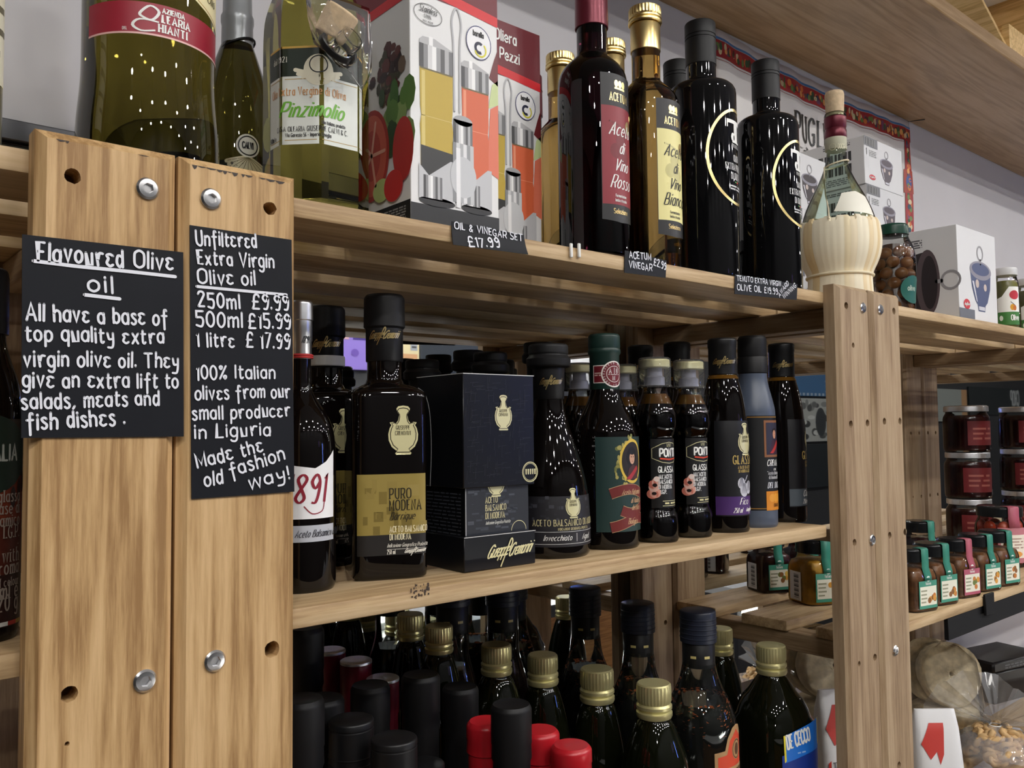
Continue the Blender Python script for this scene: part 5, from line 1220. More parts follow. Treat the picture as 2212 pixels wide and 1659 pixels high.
# --- grey plastic squeeze bottle
b = BtF('glaze_bottle', 'grey plastic balsamic cream bottle with framed portrait and orange patch', 'bottle', 1634, 1141, ZM, 48, rz=math.radians(-4))
R, Z = b.r, b.z
pr = rounded(base_in([(R(47), 0), (R(47), Z(900), .01), (R(46), Z(880), .015), (R(31), Z(825), .012), (R(31), Z(806))])); lathe('plastic_body', pr, 'grey_plastic', b.t, n=44)
lathe('cap', rounded([(R(31), Z(808)), (R(33), Z(806)), (R(33), Z(775)), (R(31.5), Z(772)), (R(32.5), Z(769)), (R(31.5), Z(732), .001), (R(28), Z(727))]), 'black_cap_matte', b.t, n=36)
rr = R(47); p, w, h = patch(rr, b.z(1103, rr), b.z(898, rr), math.radians(-80), math.radians(70)); cx = w*.60
p.rect(0, 0, w, h, hexc('0e0f12')); p.line([(0, h*.985), (w, h*.985)], .0008, hexc('a87a30'), 1); p.line([(0, h*.02), (w, h*.02)], .0008, hexc('a87a30'), 1)
p.rect(cx-.015, h*.56, cx+.015, h*.95, hexc('8a5a3a'), 2); p.rect(cx-.0125, h*.585, cx+.0125, h*.925, hexc('2c2a3c'), 3); p.oval(cx, h*.80, .0030, .0048, hexc('c08a70'), 4, 14); p.oval(cx, h*.83, .0040, .0036, hexc('1c1414'), 3.5, 14); p.poly([(cx-.010, h*.59), (cx+.011, h*.59), (cx+.006, h*.74), (cx-.004, h*.74)], hexc('3a2030'), 3.6); p.poly([(cx-.008, h*.60), (cx-.003, h*.60), (cx+.009, h*.70), (cx+.006, h*.74)], hexc('b0302c'), 5)
p.text('CREMA', cx-.012, h*.47, h*.062, WH, None, 'serif', 'l', slant=.2, wide=.85); p.text('con', cx, h*.42, h*.03, WH, None, 'serif', 'c'); p.text('"Aceto Balsamico', cx-.012, h*.375, h*.035, hexc('c8c8cc'), None, 'serif', 'l', wide=.75); p.text('di Modena IGP"', cx-.010, h*.33, h*.035, hexc('c8c8cc'), None, 'serif', 'l', wide=.75)
p.text('DEL DUCA', cx-.012, h*.235, h*.058, hexc('d8dae0'), None, 'serif', 'l', slant=.2, wide=.8); p.rect(cx-.014, h*.0, cx+.016, h*.20, hexc('d28420'), 4); p.text('ORANGE', cx-.004, h*.035, h*.035, hexc('5a3008'), None, 'sans', 'l', wide=.7, layer=5)
for k in range(4): p.oval(cx-.006+.006*k, h*.13, .0045, .0045, hexc('e09a34'), 4.5+k*.2, 14)
p.build('label', b.t)
# --- bottle in the next unit beside the post
b = Bt('balsamic_bottle', 'dark glaze bottle with rust coloured label in the shelf beside the wide sign', 'bottle', -42, 1000, ZM, Y=.555)
R, Z = b.r, b.z
pr = rounded(base_in([(R(92), 0), (R(92), Z(900), .02), (R(86), Z(830), .02), (R(55), Z(760), .015), (R(50), Z(720))])); lathe('glass_body', pr, 'balsamic', b.t, n=44)
lathe('cap', rounded([(R(50), Z(724)), (R(57), Z(722)), (R(56), Z(600)), (R(53), Z(584), .002), (R(45), Z(580))]), 'black_cap', b.t, n=36)
rr = R(92); p, w, h = patch(rr, b.z(1365, rr), b.z(905, rr), b.a(40, 1100, rr)-1.25, b.a(40, 1100, rr)+.35); xr = 1.25*rr
mr = [(hexc('2a1410'), 0, .25), (hexc('4a1c12'), .25, .5), (hexc('6e2c18'), .5, .72), (hexc('2c2018'), .72, 1)]
for c, a, d_ in mr: p.rect(0, h*a, w, h*d_, c)
p.oval(xr-.022, h*.83, .026, .022, hexc('1c2a22'), 2, 30); p.text('ITALIA', xr-.024, h*.80, .0085, hexc('a8aca4'), None, 'sans', 'l', wide=.8)
for i, (s_, q) in enumerate((('glassa', .0062), ('a base di', .0062), ('aceto balsamico', .0062), ('Modena I.G.P.', .0062), ('-', .006), ('with', .0072), ('Smoke Aroma', .0072), ('caramel colour', .0045), ('250 ml e', .0085), ('320 g', .0085))):
    p.text(s_, xr+.001, h*(.60-.058*i), q, hexc('8f8378'), None, 'serif', 'r', wide=.85)
for k, c in enumerate(('2a6a3a', 'c8c8c4', 'a03028', 'a88a40')): p.rect(xr-.020+.006*k, h*.005, xr-.014+.006*k, h*.025, hexc(c), 3)
for k in range(3): p.oval(xr-.006+.005*k, h*.62+.004*k, .002, .006, hexc('24100c'), 3, 10)
p.build('label', b.t)
# --- oil bottle at the edge of the top shelf
b = Bt('olive_oil_bottle', 'olive oil bottle with a long cream paper label on the top shelf', 'bottle', -66, 150, ZT, Y=.575)
R, Z = b.r, b.z
pr = rounded(base_in([(R(76), 0), (R(76), .19, .03), (R(30), .245, .02), (R(26), .26), (R(26), .28)])); lathe('glass_body', pr, 'oil_green', b.t, n=44); capsule('cap', R(29), R(29), .2802, .31, 'gold', b.t, [(.4, .0005)])
rr = R(76); p, w, h = patch(pr, b.z(160, rr), .185, math.radians(-60), math.radians(80)); p.rect(0, 0, w, h, hexc('e6e0c8')); p.lines(w*.2, h*.1, w*.97, h*.8, 7, hexc('6a6450'), 1, 3, .3); p.build('paper_label', b.t)
# ================================================================== bottles on the lower shelf
mat('red_plastic', (.46, .012, .020), .3); mat('red_dark', (.16, .010, .022), .35); mat('blue_black', (.012, .016, .030), .4)
mat('oil_deep', (.0040, .0048, .0018), .03, spec=.6); mat('chili', (.52, .12, .03), .3, var=.6, vscale=90); mat('oil_red', (.016, .005, .003), .04)
film('neck_film', (.92, .96, .94), .36, .006); mat('tin', (.90, .91, .94), .38, metal=1.0)
def low(name, label, u, v, hh, kind, rz=0.0, r=.040, group=None, sq=None, Y=None, chw=None):
    b = Bt(name, label, 'bottle', u, v, ZL, Y=Y, zt=None if Y else ZL+hh, rz=rz, group=group); t = b.t
    if Y: hh = b.z(v)
    if kind == 'gold':       # square-shouldered oil bottle, gold screw cap
        c = b.r(chw) if chw else .0166; zc = hh-1.9*c; pr = rounded([(r*.9, 0), (r, .004, .003), (r, zc-.058, .024), (r*.87, zc-.034, .020), (c*1.08, zc-.006, .010), (c*.86, zc-.001), (c*.86, zc+.004)])
        lathe('glass_body', pr, 'oil_deep', t, n=44, kinds=(lambda z: ('sq', 3.4) if z < zc-.050 else (('sq', 2.5) if z < zc-.022 else None)) if sq else None, smooth=45)
        screwcap('cap', c, zc, hh, 'gold_cap', t)
    elif kind == 'black':    # long black shrink capsule
        c = .0166; pr = rounded([(r*.9, 0), (r, .004, .003), (r, hh*.58, .03), (c*1.1, hh*.72, .02), (c*.88, hh*.78), (c*.88, hh*.82)])
        lathe('glass_body', pr, 'black_glass', t, n=40)
        lathe('capsule', rounded([(c*.92, hh*.765), (c*.95, hh*.768), (c*.95, hh*.86), (c*1.02, hh*.868), (c*1.0, hh*.90), (c*1.03, hh*.905), (c*1.03, hh*.99, .0012), (c*.92, hh), (c*.86, hh-.0006)]), 'black_cap_matte', t, n=36)
    elif kind == 'screw':    # black ridged screw cap
        c = .0175; pr = rounded([(r*.9, 0), (r, .004, .003), (r, hh*.62, .03), (c*1.1, hh*.78, .02), (c*.88, hh*.84), (c*.88, hh*.88)])
        lathe('glass_body', pr, 'black_glass', t, n=40); capsule('cap', c, c, hh*.87, hh, 'black_cap', t, [(.12, .0006), (.25, .0006), (.38, .0006), (.86, -.0005)])
    elif kind == 'wine':     # red capsule with bright tin top
        c = .0140; pr = rounded([(r*.9, 0), (r, .004, .003), (r, hh*.58, .03), (c*1.1, hh*.72, .02), (c*.92, hh*.78), (c*.92, hh*.84)])
        lathe('glass_body', pr, 'oil_deep', t, n=40)
        lathe('capsule', rounded([(c*.97, hh*.80), (c, hh*.803), (c, hh*.90), (c*1.06, hh*.905), (c*1.06, hh*.997)]), 'red_dark', t, n=32); lathe('capsule_top', rounded([(c*1.07, hh*.9905), (c*1.075, hh*.997, .0005), (c*.95, hh), (c*.4, hh-.0008)]), 'tin', t, n=32)
    elif kind == 'red':      # bright red plastic stopper cap
        c = .0170; pr = rounded([(r*.9, 0), (r, .004, .003), (r, hh*.62, .03), (c*1.1, hh*.78, .02), (c*.88, hh*.84), (c*.88, hh*.88)])
        lathe('glass_body', pr, 'oil_deep', t, n=40); lathe('cap', rounded([(c*.9, hh*.85), (c*.93, hh*.853), (c*.93, hh*.91), (c*1.02, hh*.915), (c*1.0, hh*.95), (c*1.03, hh*.955), (c*1.02, hh*.99, .002), (c*.85, hh)]), 'red_plastic', t, n=36)
    elif kind in ('chili', 'clearneck'):   # clear bottle with dark oil, black ribbed cap and collar
        c = .0175; sh = rounded([(r*.9, 0), (r, .004, .003), (r, hh*.64, .03), (r*.93, hh*.705, .02), (r*.60, hh*.775, .018), (c*1.05, hh*.825, .01), (c*.94, hh*.87)])
        lathe('glass_body', sh, 'neck_film', t, n=44)
        lv = hh*(.735 if kind == 'chili' else .745); rl = Round(sh).rad(lv)*.96
        zq = sorted(set([q[1] for q in sh if q[1] < lv-.002]+[hh*.66, hh*.69, hh*.71]))
        lathe('oil', [(Round(sh).rad(z)*.955, max(.001, z)) for z in zq if z < lv]+[(rl*.99, lv), (.001, lv+.0005)], 'oil_deep' if kind == 'chili' else 'oil_red', t, n=44)
        if kind == 'chili':
            rg = random.Random(int(u)); fv, ff = [], []; R_ = Round(sh)
            for k in range(260):
                a = rg.uniform(0, 6.283); z = hh*(.738-.13*rg.random()**1.7); rr = R_.rad(z)*.968-.0006; L = rg.uniform(.003, .0065); w_ = rg.uniform(.0006, .0013); tl = rg.uniform(-.9, .9); b0 = len(fv)
                for da, dz in ((-1, 0), (0, -1), (1, 0), (0, 1)):
                    x_, z_ = da*L*math.cos(tl)*.5-dz*w_*math.sin(tl), da*L*math.sin(tl)*.5+dz*w_*math.cos(tl); an = a+x_/rr
                    for o_ in (0, -.0007): fv.append(((rr+o_)*math.sin(an), -(rr+o_)*math.cos(an), z+z_))
                ff += [(b0, b0+2, b0+4, b0+6), (b0+7, b0+5, b0+3, b0+1)]+[(b0+2*q, b0+(2*q+2) % 8, b0+(2*q+3) % 8, b0+2*q+1) for q in range(4)]
            fo = mk('chili_flakes', fv, ff, 'chili', t); fo['kind'] = 'stuff'
        lathe('collar', [(c*.96, hh*.835), (c*1.0, hh*.837), (c*1.0, hh*.905), (c*.97, hh*.907)], 'black_cap', t, n=36)
        g = Print(Round(c*1.0, hh*.862, -b.bear-rz), .0003)
        for k in (-.5, .35): g.lines(c*k, 0, c*(k+.35), .005, 1, hexc('c8b878'), 1, 3)
        g.build('collar_print', t)
        capsule('cap', c*1.12, c*1.10, hh*.907, hh, 'blue_black', t, [(.15, .0005), (.3, .0005), (.45, .0005), (.6, .0005), (.75, .0005)])
    return b
G1, G2, G3, G4, G5 = 'gold-capped oil bottles', 'black-capsuled bottles', 'red-capsuled bottles', 'chilli oil bottles', 'red-capped bottles'
# gold caps
hg = .300
gold = [(886, 1325, .756, .023, 'gold-capped oil bottle beside the red tin-topped bottles at the back'), (948, 1350, .700, .026, 'gold-capped oil bottle behind the broad black capsule'), (1072, 1391, .690, .032, 'gold-capped oil bottle behind the tall black capsules'),
        (1172, 1413, .690, .029, 'gold-capped oil bottle between the chilli oil and the black capsules'), (1289, 1443, None, .030, 'gold-capped oil bottle standing behind the bright red caps'), (1412, 1474, None, .036, 'gold-capped round-shouldered oil bottle in front of the chilli oils'),
        (1553, 1356, None, .030, 'gold-capped oil bottle half hidden behind the red and tan label')]
for (u, v, yy, r_, lab), cw in zip(gold, (28.5, 30, 32.5, 32.5, 36, 37.5, 29)): low('olive_oil_bottle', lab, u, v, hg, 'gold', r=r_, group=G1, sq=False, Y=yy, chw=cw)
# front oil bottle with blue label
b = low('olive_oil_bottle', 'gold-capped square oil bottle with bright blue label beside the right-hand post', 1665, 1392, .300, 'gold', rz=math.radians(-14), r=.0425, sq=True, chw=32.5)
s_ = .0425
def fr(x, y): return (x, -s_*(max(1e-6, 1-min(.999, abs(x)/s_)**3.4))**(1/3.4), y)
p = Print(Warp(fr, .004), .0004); x0, x1 = -.022, .036; yt, yb = .222, .12
p.poly([(x0-.003, yb), (x1+.002, yb), (x1+.002, yt-.022), (x0-.003, yt-.034)], hexc('15368f')); p.poly([(x0, yt-.042), (x1-.006, yt-.034), (x1-.004, yt), (x0-.001, yt-.012)], hexc('1c74d8'), 1)
p.poly([(x0-.001, yt-.012), (x0+.0012, yt-.0115), (x0+.0022, yt-.040), (x0, yt-.042)], hexc('e8d838'), 2); p.poly([(x1-.006, yt-.001), (x1-.004, yt), (x1-.004, yt-.028), (x1-.006, yt-.031)], hexc('e8d838'), 2)
p.text('DE CECCO', x0+.004, yt-.027, .0150, WH, .0021, 'sans', 'l', wide=.50, rot=.14); p.lines(x0+.018, yt-.035, x0+.030, yt-.032, 1, hexc('9ac0f0'), 3)
for k in range(5): p.line([(x0+.022, yb+.006), (x0+.016+.003*k, yb+.030)], .0016, hexc('d8b848'), 2+k*.2)
p.build('label', b.t)
# black capsules and caps in front
for u, v, k, yy, lab in ((800, 1478, 'black', .655, 'black-capsuled bottle in front of the red tin-topped ones'), (909, 1456, 'black', .640, 'broad black capsule bottle standing behind the ridged black caps'), (994, 1482, 'black', .652, 'black-capsuled bottle between two other black capsules'),
                     (1104, 1520, 'black', .557, 'black-capsuled bottle beside the bright red caps'), (650, 1508, 'black', .590, 'black-capsuled bottle with small white print beside the wide post'), (698, 1506, 'black', .645, 'plain black-capsuled bottle close to the wide post'),
                     (759, 1552, 'screw', .602, 'bottle with ridged black screw cap next to the broad flat cap'), (851, 1592, 'screw', .560, 'bottle with broad flat black screw cap'), (914, 1648, 'screw', .590, 'bottle with low black screw cap in the front of the shelf')):
    b = low('oil_bottle', lab, u, v, .323, k, r=.0174, group=G2, Y=yy)
    if u == 650:
        hq = b.z(1508); p = Print(Round(.0158, hq*.80, -b.bear), .0003); p.text('i 1', .004, 0, .006, hexc('c8c8c8'), None, 'sans', 'l'); p.build('capsule_print', b.t)
b = low('oil_bottle', 'bottle with blue-black capsule standing beside the wide post behind the black caps', 658, 1354, .40, 'black', r=.0235, group=G2, Y=.715); hq = b.z(1354)
lathe('painted_glint', [(.0154, hq*.757), (.0158, hq*.758), (.0158, hq*.763), (.0154, hq*.764)], mat('glint_lime', (.5, .6, .02), .4), b.t, n=32)  # thin ring coloured as the yellow-green glint below the capsule
for u, v, yy, lab in ((713, 1402, .760, 'red-capsuled bottle with tin top beside the blue-black one'), (769, 1424, .722, 'red-capsuled bottle with tin top in the middle of its row'), (827, 1462, .688, 'red-capsuled bottle with tin top behind the broad black capsule')):
    low('oil_bottle', lab, u, v, .335, 'wine', r=.0160, group=G3, Y=yy)
for u, v, yy, lab in ((1050, 1556, .600, 'red-capped bottle half hidden behind a black capsule'), (1166, 1575, .572, 'red-capped bottle beside the tall black capsule'), (1234, 1608, .533, 'bright red-capped bottle in front of the gold-capped ones')):
    low('oil_bottle', lab, u, v, .298, 'red', r=.0174, group=G5, Y=yy)
for u, v, k, yy, lab in ((1263, 1268, 'chili', .752, 'chilli oil bottle under the middle shelf beside the back post'), (1377, 1301, 'chili', .672, 'chilli oil bottle between the other two, in front of the back post'), (1085, 1235, 'clearneck', .758, 'clear-necked dark oil bottle behind the gold caps'),
                     (976, 1230, 'clearneck', .758, 'clear-necked dark oil bottle under the middle shelf near the gold caps')):
    low('chilli_oil_bottle', lab, u, v, .36, k, r=.034 if k == 'chili' else .029, group=G4, Y=yy)
b = low('chilli_oil_bottle', 'chilli oil bottle with red and tan label beside the blue label', 1507, 1317, .36, 'chili', r=.040, rz=math.radians(-10), group=G4)
r = .040; p, w, h = patch(r, .172, .246, math.radians(-22), math.radians(68)); tan_, rd_ = hexc('b08a5e'), hexc('d4492e')
def crest(k): return [(w*(.5+(x-.5)*k), h*(y if y < .1 else .02+(y-.02)*(k if k < 1 else 1))) for x, y in ((0, 0), (1, 0), (1, .66), (.80, .68), (.74, .84), (.62, .97), (.5, 1.0), (.38, .97), (.26, .84), (.20, .68), (0, .66))]
p.poly(crest(1), tan_); p.poly([(w*.06, h*.40), (w*.94, h*.40), (w*.94, h*.60), (w*.76, h*.62), (w*.69, h*.80), (w*.5, h*.93), (w*.31, h*.80), (w*.24, h*.62), (w*.06, h*.60)], rd_, 1)
p.oval(w*.5, h*.66, .0088, .0105, tan_, 2, 24); p.ring(w*.5, h*.66, .0080, .0096, .0009, hexc('3a2416'), 3); p.oval(w*.5, h*.66, .0042, .0062, hexc('5a3c26'), 3, 16)
p.rect(w*.04, 0, w*.96, h*.44, tan_, 3); p.text('FILIPPO', w*.5, h*.26, h*.13, hexc('2a1a10'), None, 'serif', 'c', wide=.72, layer=4); p.text('BERIO', w*.5, h*.02, h*.20, hexc('2a1a10'), h*.04, 'serif', 'c', wide=.85, layer=4); p.build('label', b.t)
# ================================================================== goods in the unit past the right-hand post
mat('jar_lid', (.010, .011, .012), .2); mat('seal_green', (.035, .22, .155), .45); mat('seal_pink', (.42, .10, .14), .45)
mat('mustard', (.74, .42, .05), .4, var=.2, vscale=90, bump=.3); mat('paste_brown', (.20, .085, .03), .4, var=.45, vscale=110, bump=.4); mat('jam_dark', (.045, .010, .010), .15, var=.3, vscale=60); mat('jam_red', (.16, .015, .018), .15, var=.3, vscale=60)
mat('tomato', (.50, .06, .02), .3, var=.2, vscale=50)
SQ = ('sq', 5)
def square_jar(label, x, y, z, s, h, rz, fill, seal, front=True):
    t = thing('relish_jar', label, 'jar', (x, y, z), rz, 'square relish jars with seal strips')
    pr = rounded([(s*.94, 0), (s, .003, .002), (s, h*.56, .006), (s*.80, h*.72, .006), (s*.76, h*.78)])
    kd = lambda q: SQ if q < h*.66 else None
    lathe('glass_body', pr, 'clear_film', t, n=48, kinds=kd)
    lathe('contents', [(q[0]*.955, max(.0015, q[1])) for q in pr if q[1] < h*.69]+[(s*.2, h*.69)], fill, t, n=48, kinds=kd)
    lathe('lid', rounded([(s*.80, h*.785), (s*.84, h*.79), (s*.84, h*.97, .0012), (s*.76, h)]), 'jar_lid', t, n=36)
    # paper strip from the lid down to the front label
    w = s*.26; pts = [(s*.35, h+.0006), (s*.80, h+.0006), (s*.86, h*.985), (s*.87, h*.80), (s*.87, h*.70), (s*1.01, h*.56), (s*1.012, h*.50)]
    v = [(sg*w, -q, zz) for q, zz in pts for sg in (-1, 1)]
    st = mk('seal_strip', v, [(2*i, 2*i+1, 2*i+3, 2*i+2) for i in range(len(pts)-1)], seal, t, 60); sm = st.modifiers.new('t', 'SOLIDIFY'); sm.thickness = .0003
    def fr(a, b): return (a, -s*(max(1e-6, 1-min(.999, abs(a)/s)**5.))**.2, b)
    c = hexc('3f9078') if seal == 'seal_green' else hexc('b0566a'); p = Print(Warp(fr, .004), .0004)
    p.rect(-s*.66, h*.06, s*.66, h*.50, c); p.rect(-s*.60, h*.11, s*.60, h*.41, hexc('e8e6d4'), 1); p.oval(0, h*.53, s*.14, h*.045, hexc('e4ece4'), 2, 14); p.text('Fattoria', 0, h*.435, h*.045, WH, None, 'serif', 'c', wide=.7)
    rg = random.Random(int(abs(x)*900)); p.lines(-s*.55, h*.14, -s*.12, h*.38, 4, hexc('9a9a80'), 2, 3, .4)
    for k in range(7): p.oval(s*rg.uniform(.0, .48), h*rg.uniform(.18, .34), s*.13, h*.045, hexc(rg.choice(['d89a3a', 'c87a30', 'e0b850', '8a5a2a', '6a7a3a'])), 2+k*.2, 10)
    p.build('label', t)
    def sd(a, b): return (-s*(max(1e-6, 1-min(.999, abs(a)/s)**5.))**.2, -a, b)
    p = Print(Warp(sd, .004), .0004); p.rect(-s*.5, h*.05, s*.35, h*.50, hexc('d0d0d4'))
    for k in range(16): p.rect(-s*.18, h*(.09+.024*k), s*.18, h*(.09+.024*k)+h*(.008+.006*((k*5) % 3)), hexc('33333a'), 1)
    p.build('barcode_label', t)
    return t
hJ, sJ = .082, .0272
jars = [(1968, 1324, 'paste_brown', 'seal_green', 'square brown relish jar with green seal right beside the post'), (2014, 1309, 'paste_brown', 'seal_green', 'square brown relish jar with green seal, second from the post'), (2064, 1293, 'paste_brown', 'seal_pink', 'square relish jar with pink paper seal'),
        (2110, 1279, 'paste_brown', 'seal_green', 'square relish jar with green seal between the pink-sealed one and a twin'), (2152, 1267, 'paste_brown', 'seal_green', 'square relish jar with green seal standing against the big tomato jar')]
for u, v, f_, s_, lab in jars:
    p = onZ(u, v, ZR); D = math.hypot(p.x, p.y); q = 1+sJ*1.15/D; square_jar(lab, p.x*q, p.y*q, ZR, sJ, hJ, math.radians(-12), f_, s_)
p = onZ(1762, 1309, ZR); q = 1+.031/math.hypot(p.x, p.y); square_jar('square yellow mustard relish jar with green seal seen behind the right-hand post', p.x*q, p.y*q, ZR, .0300, .088, math.radians(-24), 'mustard', 'seal_green')
for u, v, lab in ((1645, 1279, 'square dark relish jar with barcode label standing behind the mustard one'), (1738, 1270, 'square dark relish jar half hidden by the mustard one')):
    p = onZ(u, v, ZR); q = 1+.028/math.hypot(p.x, p.y); square_jar(lab, p.x*q, min(.745, p.y*q), ZR, .0275, .084, math.radians(-24), 'jam_dark', 'seal_green')
p = onY(1990, 1230, .66); square_jar('square dark relish jar in the second row behind the brown ones', p.x, .66, ZR, sJ, .086, math.radians(-20), 'jam_dark', 'seal_green')
# big tomato jar
p = onZ(2180, 1262, ZR); xb = onY(2162, 1200, .600).x
b = Bt.__new__(Bt); b.x, b.y, b.zb, b.rz = xb, .600, ZR, math.radians(-35); b.bear = math.atan2(b.x, b.y); b.t = thing('tomato_jar', 'big black-lidded jar of red tomatoes with a pink label', 'jar', (b.x, b.y, ZR), b.rz)
s, h = .0395, .103; pr = rounded([(s*.95, 0), (s, .004, .003), (s, h*.68, .01), (s*.86, h*.78, .006), (s*.84, h*.82)]); lathe('glass_body', pr, 'clear_film', b.t, n=44)
lathe('lid', rounded([(s*.88, h*.825), (s*.92, h*.83), (s*.92, h*.98, .0015), (s*.84, h)]), 'jar_lid', b.t, n=44); lathe('oil', [(s*.75, .003), (s*.75, h*.70), (s*.2, h*.71)], 'jam_red', b.t, n=30)
rg = random.Random(31)
for j in range(4):
    for k in range(8):
        a = k*.785+j*.4; v, f = [], []; blob(v, f, (0, 0, 0), .0105, .0085, .0115, 10, 6); mk('tomato', v, f, 'tomato', b.t, 60, loc=((s-.0118)*math.sin(a), -(s-.0118)*math.cos(a), .013+j*.018), rot=(rg.uniform(-.4, .4), rg.uniform(-.4, .4), a))
pp, w, hh_ = patch(s, h*.08, h*.66, math.radians(-40), math.radians(40)); pp.rect(0, 0, w, hh_, hexc('c07a82')); pp.rect(w*.08, hh_*.14, w*.92, hh_*.80, hexc('ece4d4'), 1); pp.lines(w*.14, hh_*.4, w*.8, hh_*.74, 4, hexc('a88a7a'), 2, 3, .4); pp.oval(w*.5, hh_*.25, w*.25, hh_*.09, hexc('e09a4a'), 2, 14); pp.build('label', b.t)
v = [(sg*.010, -q, zz) for q, zz in ((s*.4, h+.0006), (s*.90, h+.0006), (s*.945, h*.98), (s*.945, h*.80), (s*1.01, h*.66)) for sg in (-1, 1)]; st = mk('seal_strip', v, [(2*i, 2*i+1, 2*i+3, 2*i+2) for i in range(4)], 'seal_pink', b.t, 60); sm = st.modifiers.new('t', 'SOLIDIFY'); sm.thickness = .0003
# jam jars in stacks
hS, rS = .0893, .0412
def jam(x, y, z, lab, rz):
    t = thing('jam_jar', lab, 'jar', (x, y, z), rz, 'stacked jam jars'); pr = rounded([(rS*.94, 0), (rS, .004, .003), (rS, hS*.74, .006), (rS*.88, hS*.83, .003), (rS*.87, hS*.86)])
    lathe('glass_body', pr, 'clear_film', t, n=40); lathe('jam', [(q[0]*.96, max(.002, q[1])) for q in pr if q[1] < hS*.80]+[(.001, hS*.79)], 'jam_dark', t, n=40)
    lathe('lid', rounded([(rS*.92, hS*.862), (rS*.955, hS*.868), (rS*.955, hS*.975, .001), (rS*.88, hS*.995)]), 'tin', t, n=40)
    p, w, h = patch(rS, hS*.14, hS*.66, math.radians(-75), math.radians(10)); p.rect(0, 0, w, h, hexc('6e1c20')); p.lines(w*.15, h*.2, w*.85, h*.8, 3, hexc('a05a50'), 1, 3, .4); p.build('label', t); return t
names = ['lowest', 'middle', 'topmost']
for u, lab in ((2090, 'of the stack beside the back post'), (2206, 'of the stack behind the tomato jar')):
    x = onY(u, 1000, .70).x
    cb = box('cardboard_sheet', -.045, .045, -.045, .045, 0, .014, mat('cardboard', (.30, .19, .10), .8) if 'cardboard' not in M else 'cardboard', None, bev=.001, loc=(x, .70, ZR+.0003)); tag(cb, 'brown cardboard pad under the jam jar stack '+lab.split('stack ')[1], 'cardboard')
    for k in range(3): jam(x, .70, ZR+.0146+hS*k, 'dark red jam jar with tin lid, %s %s' % (names[k], lab), random.uniform(-.3, .2))
# price holder and long black strip on the shelf edge
mat('black_plastic', (.006, .006, .007), .6, spec=.3)
a = onZ(2124, 1300, ZR); o = box('price_holder', 0, .030, -.004, .0, -.026, .004, 'black_plastic', None, bev=.0008, loc=(onY(2124, 1300, YS-.001).x, YS-.0008, ZR)); tag(o, 'small black plastic price holder clipped on the jar shelf edge', 'holder')
xa = onY(2052, 1350, YS).x; o = box('black_strip', xa, 1.70, YS+.002, YS+.008, ZR-.0135-.030, ZR-.0138, 'black_plastic', None, bev=.0006); tag(o, 'long black strip under the jar shelf', 'rail')
# ---- bags on the lower shelf
mat('rusk', (.72, .62, .42), .85, var=.3, vscale=70, bump=1.0, bscale=110); mat('cracker', (.60, .39, .18), .7, var=.3, vscale=60, bump=.5, bscale=150); mat('bag_paper', (.74, .74, .75), .45, bump=.3, bscale=40)
film('cello', (.97, .97, .97), .30, .20)
def rusk_mesh(r, th, seed):
    rg = random.Random(seed); n = 40; pr = rounded([(.004, -th*.35), (.008, -th*.5, .003), (r*.95, -th*.5, .005), (r, 0, .008), (r*.95, th*.5, .005), (.008, th*.5, .003), (.004, th*.35)], 5); v, f = [], []
    for q, z in pr:
        for k in range(n): a = 2*math.pi*k/n; d = 1+.03*math.sin(3*a+seed)+rg.uniform(-.012, .012); v.append((q*d*math.sin(a), -q*d*math.cos(a), z+rg.uniform(-.0012, .0012)))
    for i in range(len(pr)-1):
        for k in range(n): f.append((i*n+k, i*n+(k+1) % n, (i+1)*n+(k+1) % n, (i+1)*n+k))
    for k in range(n): i = len(pr)-1; f.append((i*n+k, i*n+(k+1) % n, (k+1) % n, k))
    return v, f
def rusk_bag(label, u, v, y, r):
    c = onY(u, v, y); t = thing('rusk_bag', label, 'bag', (c.x, y, ZL+.0003), 0, 'clear bags of round rusks'); zc = c.z-ZL; th = .027; k = 0; z = th*.55
    while z < zc-r*.95: a, b_ = rusk_mesh(r, th, k+2); mk('rusk', a, b_, 'rusk', t, 60, loc=(0, 0.01, z)); z += th*1.03; k += 1
    for dy in (0, .034): a, b_ = rusk_mesh(r, th, k+7); mk('rusk', a, b_, 'rusk', t, 60, loc=(dy*.25, dy, max(zc, z+r*.75)), rot=(math.radians(76), 0, math.radians(-38))); k += 1
    rg = random.Random(5); pr = [(r*.8, .0), (r*1.06, .012), (r*1.08, zc*.5), (r*1.04, zc), (r*.9, zc+r*.7), (r*.45, zc+r*1.08), (r*.12, zc+r*1.16)]; n = 40; vv, ff = [], []
    for q, z in pr:
        for j in range(n): a = 2*math.pi*j/n; d = q*(1+rg.uniform(-.03, .03)); vv.append((d*math.sin(a), -d*math.cos(a)*1.02+.010, z+rg.uniform(-.003, .003) if z > 0 else z))
    for i in range(len(pr)-1):
        for j in range(n): ff.append((i*n+j, i*n+(j+1) % n, (i+1)*n+(j+1) % n, (i+1)*n+j))
    mk('cellophane', vv, ff, 'bag_film', t, 70)
rusk_bag('clear bag of round bread rusks beside the black gift boxes', 2050, 1472, .718, .060)
rusk_bag('clear bag of round bread rusks half hidden behind the blue-labelled bottle', 1800, 1450, .690, .055)
